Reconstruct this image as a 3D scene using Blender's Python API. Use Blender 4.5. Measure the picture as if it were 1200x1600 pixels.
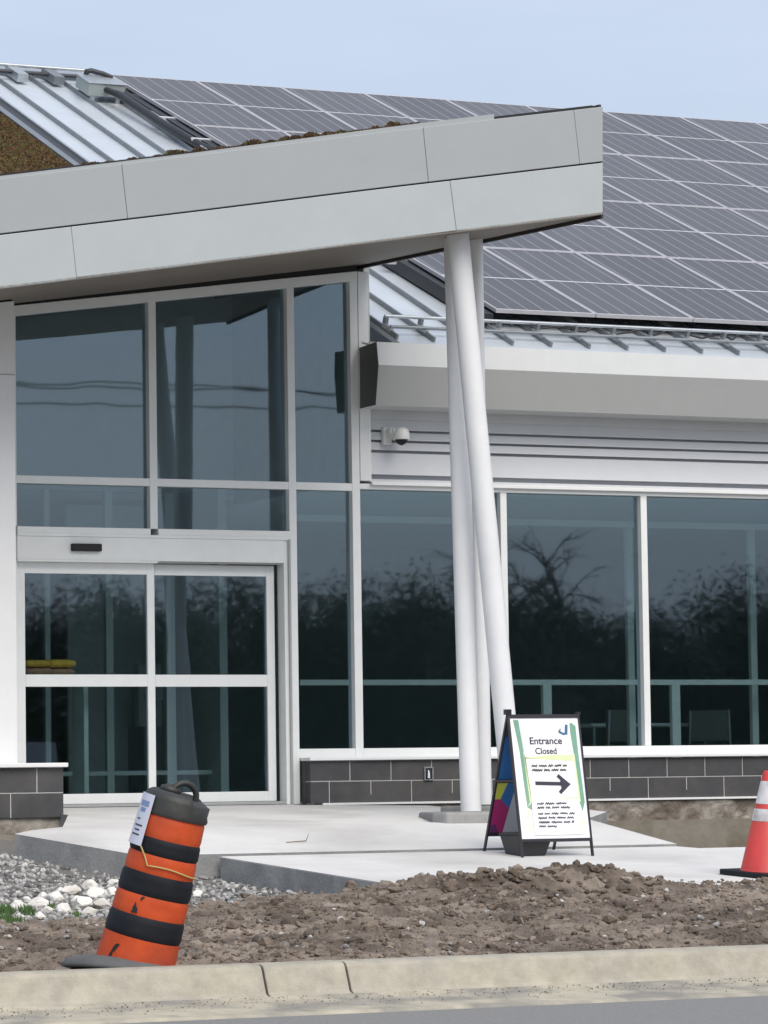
import bpy, bmesh, math, random
import numpy as np
from mathutils import Vector, Matrix, noise as mnoise
R = math.radians
random.seed(7); rng = np.random.default_rng(7)
scn = bpy.context.scene
for o in list(bpy.data.objects): bpy.data.objects.remove(o)

# ---------------------------------------------------------------- camera
# building axes: X along the facade, Y into the building, Z up, metres
CF, CPITCH, CROLL, CYAW = 6000.0, R(4.13), R(-0.817), R(26.28)
fw = np.array([math.sin(CYAW)*math.cos(CPITCH), math.cos(CYAW)*math.cos(CPITCH), math.sin(CPITCH)])
rt0 = np.array([math.cos(CYAW), -math.sin(CYAW), 0.0]); up0 = np.cross(rt0, fw)
cr, sr = math.cos(CROLL), math.sin(CROLL)
RT = cr*rt0 + sr*up0; UP = -sr*rt0 + cr*up0
CPOS = np.array([-14.694, -30.436, 0.118])
cd = bpy.data.cameras.new('camera'); cam = bpy.data.objects.new('camera', cd); scn.collection.objects.link(cam)
cam.matrix_world = Matrix(((RT[0], UP[0], -fw[0], CPOS[0]), (RT[1], UP[1], -fw[1], CPOS[1]), (RT[2], UP[2], -fw[2], CPOS[2]), (0, 0, 0, 1)))
cd.sensor_fit = 'VERTICAL'; cd.sensor_height = 24.0; cd.lens = CF/1600.0*24.0
cd.clip_start = 0.5; cd.clip_end = 3000
scn.camera = cam
scn.render.resolution_x = 768; scn.render.resolution_y = 1024

# ---------------------------------------------------------------- sky and sun (bright overcast)
SUN_EL, SUN_AZ = R(47), R(178)          # azimuth: direction the light comes from, clockwise from +Y
w = bpy.data.worlds.new('World'); scn.world = w; w.use_nodes = True
nt = w.node_tree; bg = nt.nodes['Background']
sky = nt.nodes.new('ShaderNodeTexSky'); sky.sky_type = 'NISHITA'; sky.sun_disc = False
sky.sun_elevation = SUN_EL; sky.sun_rotation = SUN_AZ
sky.air_density = 1.0; sky.dust_density = 3.5; sky.ozone_density = 1.5
# thin high cloud: pulls the sky towards an even pale blue
mixn = nt.nodes.new('ShaderNodeMix'); mixn.data_type = 'RGBA'; mixn.inputs['Factor'].default_value = 0.62
mixn.inputs['B'].default_value = (6.3, 7.1, 8.6, 1)
tc = nt.nodes.new('ShaderNodeTexCoord'); mp = nt.nodes.new('ShaderNodeMapping'); mp.inputs['Scale'].default_value = (2.0, 2.0, 9.0)
nz = nt.nodes.new('ShaderNodeTexNoise'); nz.inputs['Scale'].default_value = 1.6; nz.inputs['Detail'].default_value = 5
nt.links.new(tc.outputs['Generated'], mp.inputs['Vector']); nt.links.new(mp.outputs['Vector'], nz.inputs['Vector'])
ramp = nt.nodes.new('ShaderNodeMapRange'); ramp.inputs['From Min'].default_value = .3; ramp.inputs['From Max'].default_value = .7
ramp.inputs['To Min'].default_value = .5; ramp.inputs['To Max'].default_value = .74
nt.links.new(nz.outputs['Fac'], ramp.inputs['Value']); nt.links.new(ramp.outputs['Result'], mixn.inputs['Factor'])
nt.links.new(sky.outputs['Color'], mixn.inputs['A']); nt.links.new(mixn.outputs['Result'], bg.inputs['Color'])
bg.inputs['Strength'].default_value = 0.085
ld = bpy.data.lights.new('sun', 'SUN'); ld.energy = 1.8; ld.angle = R(50); ld.color = (1, .93, .84)
sun = bpy.data.objects.new('sun', ld); scn.collection.objects.link(sun)
sd = Vector((math.sin(SUN_AZ)*math.cos(SUN_EL), math.cos(SUN_AZ)*math.cos(SUN_EL), math.sin(SUN_EL)))
sun.rotation_euler = sd.to_track_quat('Z', 'Y').to_euler(); sun.location = (20, -20, 30)
scn.view_settings.view_transform = 'Standard'; scn.view_settings.look = 'None'
scn.view_settings.exposure = 0.55; scn.view_settings.gamma = 1.0; scn.view_settings.use_curve_mapping = False

# ---------------------------------------------------------------- measuring helpers: a sight line met with a real plane
def ray(x, y): return fw + (x-600)/CF*RT - (y-800)/CF*UP
def onpl(x, y, n, k):
    d = ray(x, y); n = np.array(n, float); return CPOS + d*(k - n@CPOS)/(n@d)
def onY(x, y, Y): return onpl(x, y, (0, 1, 0), Y)
def onZ(x, y, Z): return onpl(x, y, (0, 0, 1), Z)
def onG(x, y, dz=0.0): return onpl(x, y, (0, -.07, 1), dz)
def G(Y):                      # entrance slab: gentle near the door, steeper ramp, then the pavement's fall
    return float(np.interp(Y, [-40, -4.8, -3.4, 1.0], [-2.8, -.336, -.15, .044]))
def onG1(x, y, dz=0.0): return onpl(x, y, (0, -.0441, 1), dz)
def onG2(x, y, dz=0.0): return onpl(x, y, (0, -.13286, 1), .3017+dz)

# ---------------------------------------------------------------- materials
def mat(name, col, rough=.6, metal=0.0, var=.08, scale=6.0, bump=0.0, bscale=40.0, spec=.5, col2=None, detail=6, c2range=(.45, .6), bdist=.01):
    m = bpy.data.materials.new(name); m.use_nodes = True; n = m.node_tree.nodes; l = m.node_tree.links
    b = n['Principled BSDF']; b.inputs['Roughness'].default_value = rough; b.inputs['Metallic'].default_value = metal
    b.inputs['Specular IOR Level'].default_value = spec
    t = n.new('ShaderNodeTexCoord'); x = n.new('ShaderNodeTexNoise'); x.inputs['Scale'].default_value = scale
    x.inputs['Detail'].default_value = detail; x.inputs['Roughness'].default_value = .65
    l.new(t.outputs['Object'], x.inputs['Vector'])
    mr = n.new('ShaderNodeMapRange'); mr.inputs['From Min'].default_value = .25; mr.inputs['From Max'].default_value = .75
    mr.inputs['To Min'].default_value = 1-var; mr.inputs['To Max'].default_value = 1+var
    l.new(x.outputs['Fac'], mr.inputs['Value'])
    src = None
    if col2:
        y = n.new('ShaderNodeTexNoise'); y.inputs['Scale'].default_value = scale*.37; y.inputs['Detail'].default_value = 8
        l.new(t.outputs['Object'], y.inputs['Vector'])
        r2 = n.new('ShaderNodeMapRange'); r2.inputs['From Min'].default_value = c2range[0]; r2.inputs['From Max'].default_value = c2range[1]
        l.new(y.outputs['Fac'], r2.inputs['Value'])
        mx = n.new('ShaderNodeMix'); mx.data_type = 'RGBA'; mx.inputs['A'].default_value = (*col, 1); mx.inputs['B'].default_value = (*col2, 1)
        l.new(r2.outputs['Result'], mx.inputs['Factor']); src = mx.outputs['Result']
    vm = n.new('ShaderNodeVectorMath'); vm.operation = 'SCALE'
    if src: l.new(src, vm.inputs[0])
    else: vm.inputs[0].default_value = col
    l.new(mr.outputs['Result'], vm.inputs['Scale']); l.new(vm.outputs['Vector'], b.inputs['Base Color'])
    if bump:
        z = n.new('ShaderNodeTexNoise'); z.inputs['Scale'].default_value = bscale; z.inputs['Detail'].default_value = 5
        l.new(t.outputs['Object'], z.inputs['Vector'])
        bp = n.new('ShaderNodeBump'); bp.inputs['Strength'].default_value = bump; bp.inputs['Distance'].default_value = bdist
        l.new(z.outputs['Fac'], bp.inputs['Height']); l.new(bp.outputs['Normal'], b.inputs['Normal'])
    return m
M = {}
M['panel_white2'] = mat('light_grey_composite_panel', (.41, .445, .455), .5, var=.04, scale=3.0, bump=.05, bscale=5)  # lower fascia band, a paler tone than the upper band
M['panel_white'] = mat('white_composite_panel', (.335, .36, .37), .5, var=.03, scale=3.0, bump=.05, bscale=5)  # upper fascia band and edge strip, the darker tone
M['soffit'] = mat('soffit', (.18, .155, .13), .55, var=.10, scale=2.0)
M['alu'] = mat('white_aluminium', (.76, .78, .77), .38, var=.04, scale=8)
M['alu_grey'] = mat('grey_aluminium', (.34, .35, .35), .4, var=.05, scale=8)
M['column'] = mat('column_paint', (.72, .73, .735), .38, var=.05, scale=3, bump=.04, bscale=20)
M['siding'] = mat('siding_paint', (.62, .64, .665), .42, var=.04, scale=3)
M['end_dark'] = mat('end_cap_grey', (.10, .10, .095), .6)
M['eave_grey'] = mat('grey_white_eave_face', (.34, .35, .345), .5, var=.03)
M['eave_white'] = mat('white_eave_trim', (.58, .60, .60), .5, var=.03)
M['int_chair'] = mat('chair_shell', (.16, .17, .16), .6)
M['dark'] = mat('black_gap', (.012, .012, .014), .7, var=.1)
M['brownflash'] = mat('dark_flashing', (.035, .03, .028), .6)
M['roofmetal'] = mat('galvalume_sheet', (.62, .67, .71), .36, .35, var=.10, scale=1.6, bump=.06, bscale=3)
M['seam'] = mat('seam_metal', (.24, .26, .28), .45, .5, var=.15)
M['galv'] = mat('galvanised_steel', (.50, .53, .55), .4, .7, var=.15, scale=14)
M['rail'] = mat('rail_aluminium', (.75, .76, .78), .35, .3, var=.05)
M['black_pipe'] = mat('black_conduit', (.025, .026, .03), .45)
M['box_grey'] = mat('junction_box_paint', (.33, .37, .36), .5, var=.06)
M['block'] = mat('charcoal_block', (.060, .060, .064), .85, var=.22, scale=5, bump=.5, bscale=120, col2=(.082, .08, .078), bdist=.004)
M['mortar'] = mat('mortar', (.50, .50, .48), .9, var=.1, scale=30)
M['cap'] = mat('white_cap', (.76, .77, .77), .5, var=.03)
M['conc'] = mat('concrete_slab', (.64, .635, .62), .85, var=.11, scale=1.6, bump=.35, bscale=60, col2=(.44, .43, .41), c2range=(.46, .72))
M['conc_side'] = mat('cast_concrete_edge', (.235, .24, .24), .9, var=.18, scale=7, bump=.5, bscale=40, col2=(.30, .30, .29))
M['found'] = mat('rough_foundation', (.30, .275, .24), .95, var=.3, scale=9, bump=1.0, bscale=14, col2=(.15, .125, .10), bdist=.03)
M['found_low'] = mat('footing', (.165, .145, .11), .95, var=.2, scale=5, bump=.5, bscale=20, col2=(.22, .20, .165))
M['curb'] = mat('curb_concrete', (.40, .37, .295), .9, var=.22, scale=9, bump=.6, bscale=90, col2=(.35, .325, .275), c2range=(.4, .65), bdist=.006)
M['gutter'] = mat('gutter_concrete', (.42, .385, .30), .92, var=.2, scale=7, bump=.6, bscale=70, col2=(.25, .235, .205), c2range=(.42, .6), bdist=.006)
M['asphalt'] = mat('asphalt', (.215, .212, .205), .9, var=.30, scale=60, bump=.8, bscale=160, detail=3, bdist=.006)
M['dirt'] = mat('dry_soil', (.115, .09, .07), .98, var=.38, scale=5, bump=1.0, bscale=60, col2=(.29, .24, .195), c2range=(.38, .64), bdist=.025)
M['dirt_clod'] = mat('soil_clod', (.12, .092, .07), .98, var=.35, scale=9, bump=.9, bscale=30, col2=(.235, .19, .15), bdist=.02)
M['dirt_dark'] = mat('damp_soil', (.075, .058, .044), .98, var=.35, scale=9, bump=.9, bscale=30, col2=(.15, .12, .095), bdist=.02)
M['subgrade'] = mat('grey_subgrade', (.17, .165, .155), .98, var=.3, scale=14, bump=.8, bscale=60, bdist=.02)
M['gravel'] = mat('crushed_stone', (.29, .285, .275), .9, var=.45, scale=9, detail=1)
M['rock'] = mat('white_rubble', (.74, .71, .66), .9, var=.18, scale=8, bump=.6, bscale=25, col2=(.52, .49, .43), bdist=.02)
M['grass'] = mat('weed_green', (.06, .12, .03), .8, var=.3, scale=10)
M['straw'] = mat('dry_twig', (.16, .12, .085), .9, var=.2)
M['sedum'] = mat('sedum', (.12, .085, .035), .95, var=.4, scale=20, col2=(.13, .06, .03), c2range=(.5, .62), detail=3)
M['sedum_green'] = mat('sedum_green', (.10, .105, .03), .95, var=.3, scale=12)
M['earthy'] = mat('growing_medium', (.09, .06, .035), .98, var=.3, scale=12)
M['orange'] = mat('orange_plastic', (.52, .072, .018), .6, var=.2, scale=7, bump=.15, bscale=9, col2=(.34, .06, .03), c2range=(.5, .7), spec=.3, bdist=.02)
M['black_band'] = mat('black_band', (.010, .012, .016), .6, var=.3, scale=9, bump=.1, bscale=14, spec=.22)
M['rubber'] = mat('grey_rubber', (.10, .105, .105), .8, var=.2, scale=10, bump=.4, bscale=20)
M['lid'] = mat('black_plastic_lid', (.028, .029, .027), .55, var=.35, scale=7, bump=.3, bscale=9, bdist=.02)
M['conered'] = mat('cone_red', (.55, .05, .045), .5, var=.12, scale=6, col2=(.48, .06, .055))
M['reflective'] = mat('reflective_collar', (.62, .62, .62), .5, var=.15, scale=14, col2=(.36, .35, .34), c2range=(.52, .66))
M['paper'] = mat('white_paper', (.82, .83, .85), .7, var=.02)
M['paper2'] = mat('white_paper_warm', (.80, .83, .78), .7, var=.02)
M['label'] = mat('sticker_white', (.60, .62, .72), .6, var=.05)
M['labelblue'] = mat('sticker_blue', (.20, .27, .46), .6)
M['ink'] = mat('dark_ink', (.03, .028, .05), .6, var=.05)
M['blueink'] = mat('blue_marker', (.04, .13, .26), .6)
M['postergreen'] = mat('poster_green', (.16, .33, .24), .6, var=.2, scale=6, col2=(.26, .38, .24))
M['posterlime'] = mat('poster_lime', (.66, .76, .42), .6, var=.1)
M['signframe'] = mat('black_sign_frame', (.014, .012, .018), .35, var=.1)
M['p_blue'] = mat('print_blue', (.012, .11, .32), .5, var=.2, scale=4)
M['p_navy'] = mat('print_navy', (.02, .035, .12), .5)
M['p_yellow'] = mat('print_yellow', (.45, .47, .06), .5)
M['p_magenta'] = mat('print_magenta', (.32, .015, .12), .5)
M['p_grey'] = mat('print_grey', (.42, .43, .47), .5, var=.06)
M['p_purple'] = mat('print_purple', (.09, .02, .09), .5)
M['cord'] = mat('yellow_cord', (.46, .36, .14), .8)
M['leaf'] = mat('tree_leaf', (.028, .040, .020), .8, var=.35, scale=.7)
M['bark'] = mat('bark', (.05, .042, .036), .95, var=.2)
M['field'] = mat('field_grass', (.06, .075, .035), .98, var=.25, scale=.6)
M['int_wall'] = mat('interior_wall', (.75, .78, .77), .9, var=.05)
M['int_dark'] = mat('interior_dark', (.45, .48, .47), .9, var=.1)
M['int_frame'] = mat('interior_frame', (.74, .78, .765), .6, var=.04)
M['int_mid'] = mat('interior_mid', (.62, .66, .64), .8, var=.06)
M['cloth_y'] = mat('yellow_green_cloth', (1.0, .60, .08), .9, var=.25, scale=20)
M['cloth_b'] = mat('brown_cloth', (.60, .33, .22), .9, var=.25, scale=25)
M['camwhite'] = mat('camera_white', (.70, .71, .69), .4)
M['wire'] = mat('wire_black', (.02, .02, .02), .6)
M['seal'] = mat('galvanised_tap_box', (.30, .30, .32), .5, .4, var=.2, scale=30)

def glass(name, tint, fac, bump, sc):
    m = bpy.data.materials.new(name); m.use_nodes = True; n = m.node_tree.nodes; l = m.node_tree.links
    n.remove(n['Principled BSDF']); out = n['Material Output']
    tr = n.new('ShaderNodeBsdfTransparent'); tr.inputs['Color'].default_value = (*tint, 1)
    gl = n.new('ShaderNodeBsdfGlossy'); gl.inputs['Roughness'].default_value = .018; gl.inputs['Color'].default_value = (.72, .86, 1.0, 1)
    mx = n.new('ShaderNodeMixShader'); mx.inputs['Fac'].default_value = fac
    t = n.new('ShaderNodeTexCoord'); z = n.new('ShaderNodeTexNoise'); z.inputs['Scale'].default_value = sc; z.inputs['Detail'].default_value = 1.5
    bp = n.new('ShaderNodeBump'); bp.inputs['Strength'].default_value = bump; bp.inputs['Distance'].default_value = .02
    l.new(t.outputs['Object'], z.inputs['Vector']); l.new(z.outputs['Fac'], bp.inputs['Height']); l.new(bp.outputs['Normal'], gl.inputs['Normal'])
    l.new(tr.outputs[0], mx.inputs[1]); l.new(gl.outputs[0], mx.inputs[2]); l.new(mx.outputs[0], out.inputs['Surface'])
    return m
M['glass'] = glass('tinted_glass', (.70, .775, .79), .112, .035, 1.6)

def pv_mat():
    m = mat('pv_cells', (.075, .075, .08), .36, 0, var=.12, scale=1.4, spec=.5)
    n = m.node_tree.nodes; l = m.node_tree.links; b = n['Principled BSDF']
    t = n.new('ShaderNodeTexCoord'); sx = n.new('ShaderNodeSeparateXYZ'); l.new(t.outputs['Object'], sx.inputs[0])
    fr = n.new('ShaderNodeMath'); fr.operation = 'MULTIPLY'; fr.inputs[1].default_value = 6/1.03; l.new(sx.outputs['X'], fr.inputs[0])
    f2 = n.new('ShaderNodeMath'); f2.operation = 'FRACT'; l.new(fr.outputs[0], f2.inputs[0])
    f3 = n.new('ShaderNodeMath'); f3.operation = 'SUBTRACT'; l.new(f2.outputs[0], f3.inputs[0]); f3.inputs[1].default_value = .5
    f4 = n.new('ShaderNodeMath'); f4.operation = 'ABSOLUTE'; l.new(f3.outputs[0], f4.inputs[0])
    f5 = n.new('ShaderNodeMapRange'); f5.inputs['From Min'].default_value = .455; f5.inputs['From Max'].default_value = .48; l.new(f4.outputs[0], f5.inputs['Value'])
    mx = n.new('ShaderNodeMix'); mx.data_type = 'RGBA'; mx.inputs['B'].default_value = (.27, .26, .27, 1)
    old = b.inputs['Base Color'].links[0].from_socket
    oi = n.new('ShaderNodeObjectInfo'); orr = n.new('ShaderNodeMapRange'); orr.inputs['To Min'].default_value = .86; orr.inputs['To Max'].default_value = 1.12
    l.new(oi.outputs['Random'], orr.inputs['Value']); vs2 = n.new('ShaderNodeVectorMath'); vs2.operation = 'SCALE'; l.new(old, vs2.inputs[0]); l.new(orr.outputs['Result'], vs2.inputs['Scale']); old = vs2.outputs['Vector']
    l.new(old, mx.inputs['A']); l.new(f5.outputs['Result'], mx.inputs['Factor']); l.new(mx.outputs['Result'], b.inputs['Base Color'])
    return m
M['pv'] = pv_mat()
M['pvframe'] = mat('pv_frame', (.60, .59, .61), .4, .3, var=.04)

# ---------------------------------------------------------------- mesh helpers
class MB:
    def __init__(s): s.v = []; s.f = []; s.mi = []; s.mats = []; s.sm = []
    def m(s, name):
        if name not in s.mats: s.mats.append(name)
        return s.mats.index(name)
    def add(s, vs, fs, mt, smooth=False):
        b = len(s.v); s.v += [tuple(map(float, p)) for p in vs]; k = s.m(mt)
        for f in fs: s.f.append(tuple(b+i for i in f)); s.mi.append(k); s.sm.append(smooth)
        return s
    def box(s, x0, x1, y0, y1, z0, z1, mt):
        vs = [(x, y, z) for z in (z0, z1) for y in (y0, y1) for x in (x0, x1)]
        return s.add(vs, [(0, 2, 3, 1), (4, 5, 7, 6), (0, 1, 5, 4), (2, 6, 7, 3), (0, 4, 6, 2), (1, 3, 7, 5)], mt)
    def hexa(s, bot, top, mt):           # two matching rings
        n = len(bot); vs = list(bot)+list(top)
        fs = [tuple(range(n-1, -1, -1)), tuple(range(n, 2*n))]+[(i, (i+1) % n, n+(i+1) % n, n+i) for i in range(n)]
        return s.add(vs, fs, mt)
    def prism(s, poly, z0, z1, mt):
        f0 = z0 if callable(z0) else (lambda x, y: z0); f1 = z1 if callable(z1) else (lambda x, y: z1)
        return s.hexa([(x, y, f0(x, y)) for x, y in poly], [(x, y, f1(x, y)) for x, y in poly], mt)
    def quad(s, a, b, c, d, mt): return s.add([a, b, c, d], [(0, 1, 2, 3)], mt)
    def slab(s, a, b, c, d, off, mt):    # quad with a thickness vector
        off = np.array(off, float); A = [np.array(p, float) for p in (a, b, c, d)]
        return s.hexa(A, [p+off for p in A], mt)
    def bar(s, a, b, w, h, mt, upv=(0, 0, 1)):
        a = Vector(a); b = Vector(b); d = (b-a).normalized(); u = Vector(upv); sx = d.cross(u).normalized(); u = sx.cross(d).normalized()
        c = [(-w/2, -h/2), (w/2, -h/2), (w/2, h/2), (-w/2, h/2)]
        return s.hexa([a+sx*i+u*j for i, j in c], [b+sx*i+u*j for i, j in c], mt)
    def tube(s, pts, r, mt, n=12, caps=True):
        pts = [Vector(p) for p in pts]; rs = r if isinstance(r, (list, tuple)) else [r]*len(pts)
        vs = []; pu = None
        for i, p in enumerate(pts):
            d = (pts[min(i+1, len(pts)-1)]-pts[max(i-1, 0)]).normalized()
            ref = pu if pu else (Vector((0, 0, 1)) if abs(d.z) < .9 else Vector((1, 0, 0)))
            sx = d.cross(ref).normalized(); u = sx.cross(d).normalized(); pu = u
            vs += [p+(sx*math.cos(2*math.pi*k/n)+u*math.sin(2*math.pi*k/n))*rs[i] for k in range(n)]
        fs = []
        for i in range(len(pts)-1):
            for k in range(n): fs.append((i*n+k, i*n+(k+1) % n, (i+1)*n+(k+1) % n, (i+1)*n+k))
        s.add(vs, fs, mt, True)
        if caps: s.add(vs[:n], [tuple(range(n-1, -1, -1))], mt); s.add(vs[-n:], [tuple(range(n))], mt)
        return s
    def lathe(s, prof, mt, n=32, c=(0, 0), fn=None, caps=True):
        vs = []
        for j, (r, z) in enumerate(prof):
            for k in range(n):
                a = 2*math.pi*k/n; p = Vector((c[0]+r*math.cos(a), c[1]+r*math.sin(a), z))
                if fn: p = fn(p, a, j)
                vs.append(p)
        fs = [(i*n+k, i*n+(k+1) % n, (i+1)*n+(k+1) % n, (i+1)*n+k) for i in range(len(prof)-1) for k in range(n)]
        s.add(vs, fs, mt, True)
        if caps: s.add(vs[:n], [tuple(range(n-1, -1, -1))], mt); s.add(vs[-n:], [tuple(range(n))], mt)
        return s
    def build(s, name, parent=None, bevel=0, loc=None):
        me = bpy.data.meshes.new(name); me.from_pydata(s.v, [], s.f)
        for q in s.mats: me.materials.append(M[q])
        me.polygons.foreach_set('material_index', s.mi); me.polygons.foreach_set('use_smooth', s.sm); me.update()
        o = bpy.data.objects.new(name, me); scn.collection.objects.link(o)
        if parent is not None: o.parent = parent
        if loc is not None: o.location = loc
        if bevel:
            bv = o.modifiers.new('bevel', 'BEVEL'); bv.width = bevel; bv.segments = 2; bv.limit_method = 'ANGLE'; bv.angle_limit = R(40)
        return o
def tag(o, label=None, cat=None, group=None, kind=None):
    if label: o['label'] = label
    if cat: o['category'] = cat
    if group: o['group'] = group
    if kind: o['kind'] = kind
    return o
def empty(name, loc=(0, 0, 0), rz=0.0):
    o = bpy.data.objects.new(name, None); scn.collection.objects.link(o); o.location = loc; o.rotation_euler = (0, 0, rz)
    o.empty_display_size = .2; return o
def struct(o): o['kind'] = 'structure'; return o
def fbm(x, y, f, oct=4, seed=0):          # cheap value noise on numpy arrays
    out = np.zeros_like(x); amp = 1; tot = 0
    for k in range(oct):
        X = x*f+seed*17.3+k*7.7; Y = y*f+seed*5.1+k*3.3
        xi = np.floor(X); yi = np.floor(Y); xf = X-xi; yf = Y-yi
        def h(a, b):
            q = np.sin(a*127.1+b*311.7+seed*13.7)*43758.5453; return q-np.floor(q)
        sx = xf*xf*(3-2*xf); sy = yf*yf*(3-2*yf)
        v = (h(xi, yi)*(1-sx)+h(xi+1, yi)*sx)*(1-sy)+(h(xi, yi+1)*(1-sx)+h(xi+1, yi+1)*sx)*sy
        out += amp*v; tot += amp; amp *= .5; f *= 2.03
    return out/tot
def grid_mesh(name, xs, ys, zfn, matname, matfn=None, smooth=False):
    X, Y = np.meshgrid(xs, ys); Z = zfn(X, Y); nx, ny = len(xs), len(ys)
    v = np.stack([X.ravel(), Y.ravel(), Z.ravel()], 1)
    i = np.arange(nx*ny).reshape(ny, nx); f = np.stack([i[:-1, :-1].ravel(), i[:-1, 1:].ravel(), i[1:, 1:].ravel(), i[1:, :-1].ravel()], 1)
    me = bpy.data.meshes.new(name); me.from_pydata(v.tolist(), [], f.tolist())
    for q in (matname if isinstance(matname, list) else [matname]): me.materials.append(M[q])
    if matfn is not None:
        cx = (X[:-1, :-1]+X[1:, 1:]).ravel()/2; cy = (Y[:-1, :-1]+Y[1:, 1:]).ravel()/2
        me.polygons.foreach_set('material_index', matfn(cx, cy).astype(np.int32))
    me.polygons.foreach_set('use_smooth', [smooth]*len(f)); me.update()
    o = bpy.data.objects.new(name, me); scn.collection.objects.link(o); return o
ICO = None
def stones(name, pts, sizes, mats, flat=.7, sub=1, jit=.22):
    """many small stones as one mesh"""
    bm = bmesh.new(); bmesh.ops.create_icosphere(bm, subdivisions=sub, radius=1.0)
    bv = np.array([v.co[:] for v in bm.verts]); bf = np.array([[v.index for v in f.verts] for f in bm.faces]); bm.free()
    n = len(pts); nv = len(bv)
    ang = rng.uniform(0, 6.28, n); st = rng.uniform(.6, 1.3, (n, 3)); st[:, 2] *= flat
    V = bv[None]*st[:, None]*(1+rng.uniform(-jit, jit, (n, nv, 1)))
    c, s_ = np.cos(ang)[:, None], np.sin(ang)[:, None]
    x = V[:, :, 0]*c-V[:, :, 1]*s_; y = V[:, :, 0]*s_+V[:, :, 1]*c
    tl = rng.uniform(-.6, .6, n)[:, None]; z = V[:, :, 2]*np.cos(tl)+x*np.sin(tl); x = x*np.cos(tl)-V[:, :, 2]*np.sin(tl)
    V = np.stack([x, y, z], 2)*np.array(sizes)[:, None, None]+np.array(pts)[:, None]
    F = (bf[None]+(np.arange(n)*nv)[:, None, None]).reshape(-1, 3)
    me = bpy.data.meshes.new(name); me.from_pydata(V.reshape(-1, 3).tolist(), [], F.tolist())
    for q in mats: me.materials.append(M[q])
    if len(mats) > 1: me.polygons.foreach_set('material_index', np.repeat(rng.integers(0, len(mats), n), len(bf)).astype(np.int32))
    me.update(); o = bpy.data.objects.new(name, me); scn.collection.objects.link(o); return o

# ================================================================ GROUND
g = MB(); g.quad((-900, -900, -1.35), (900, -900, -1.35), (900, 900, -1.35), (-900, 900, -1.35), 'field'); struct(g.build('ground'))
rd = MB()
ys = [-12.42, -30, -46]; rd.add([(-300, -46, -1.10), (300, -46, -1.10), (300, -12.42, -1.035), (-300, -12.42, -1.035)], [(0, 1, 2, 3)], 'asphalt')
struct(rd.build('road'))
# kerb: rounded top, battered face; joints are real gaps
prof = [(-11.52, -1.2), (-11.50, -.83), (-11.515, -.808), (-11.54, -.80), (-11.66, -.803), (-11.69, -.812), (-11.705, -.83), (-11.76, -.955), (-11.80, -.972)]
jx = [-60, -45, -30, -22, float(onY(413, 1530, -11.72)[0]), float(onY(543, 1526, -11.72)[0]), -1.2, 3, 8, 14, 24, 40]
kb = MB()
for a, b in zip(jx[:-1], jx[1:]):
    L = [(a+.006, y, z) for y, z in prof]+[(a+.006, -11.80, -1.2)]; Rr = [(b-.006, y, z) for y, z in prof]+[(b-.006, -11.80, -1.2)]
    kb.hexa(L, Rr, 'curb')
kb.box(-60, 40, -11.66, -11.53, -1.2, -.86, 'dark')
struct(kb.build('curb', bevel=.006))
gt = MB()
xs_ = np.arange(-16, 6, .08); rows = [(-11.80, -.968), (-11.86, -.985), (-12.0, -.997), (-12.2, -1.008), (-12.40, -1.020), (-12.46, -1.05)]
X, J = np.meshgrid(xs_, np.arange(len(rows)))
zz = fbm(X, J*.3, 3.0, 3, 4)
V = [(X[j, i], rows[j][0]+(.03*(zz[j, i]-.5) if j == len(rows)-2 else 0), rows[j][1]+(.010*(zz[j, i]-.5) if 0 < j < 4 else 0)) for j in range(len(rows)) for i in range(len(xs_))]
nx = len(xs_); gt.add(V, [(j*nx+i, j*nx+i+1, (j+1)*nx+i+1, (j+1)*nx+i) for j in range(len(rows)-1) for i in range(nx-1)], 'gutter')
gt.box(-60, -16, -12.40, -11.8, -1.2, -1.0, 'gutter'); gt.box(xs_[-1], 40, -12.40, -11.8, -1.2, -1.0, 'gutter')
struct(gt.build('gutter'))

gx_ = rng.uniform(-10, 1.5, 1500); gy_ = -11.80-rng.uniform(0, .5, 1500)**1.0*rng.uniform(.2, 1, 1500); gy_ = np.clip(gy_, -12.35, -11.82)
gz_ = np.interp(-gy_, [11.80, 11.86, 12.0, 12.2, 12.40], [-.968, -.985, -.997, -1.008, -1.02])
tag(stones('gutter_grit', np.stack([gx_, gy_, gz_+.003], 1), rng.uniform(.002, .006, 1500), ['dirt_clod', 'gravel', 'dirt'], .6), 'fine grit and dirt collected along the gutter below the kerb', 'grit', kind='stuff')
# slabs
e1 = onG2(23, 1303); e2 = onG2(205, 1331)
ry = onG1(925, 1297); rw = onG1(721, 1267.5); rv = onG1(668, 1258.6)
e3 = onG1(98, 1292)
slab1 = [(e1[0], e1[1]), (e2[0], -4.78), (.45, -4.78), (.47, -3.40), (e1[0]+.20, -3.40)]
slab1b = [(e1[0]+.20, -3.4005), (.47, -3.4005), (.52, -3.25), (1.30, -2.2), (1.35, -1.7), (rw[0]+.2, rw[1]), (rv[0], rv[1]), (-.42, -.21), (-.6, -.21), (-.6, .2), (-3.16, .2), (-3.16, -1.2), (e3[0], e3[1])]
s1 = MB(); s1.prism(slab1, lambda x, y: G(y)-.32, lambda x, y: G(y), 'conc'); s1.prism(slab1b, lambda x, y: G(y)-.32, lambda x, y: G(y), 'conc')
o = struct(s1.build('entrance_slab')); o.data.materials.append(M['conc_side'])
slab2 = [(-3.42, -4.83), (-3.16, -7.62), (-.67, -7.9), (6, -7.9), (14, -7.9), (14, -5.03), (.5, -5.03), (.42, -4.83)]
s2 = MB(); s2.prism(slab2, lambda x, y: G(y)-.34, lambda x, y: G(y)-.012, 'conc')
o2 = struct(s2.build('sidewalk', bevel=.012)); o2.data.materials.append(M['conc_side'])
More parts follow.
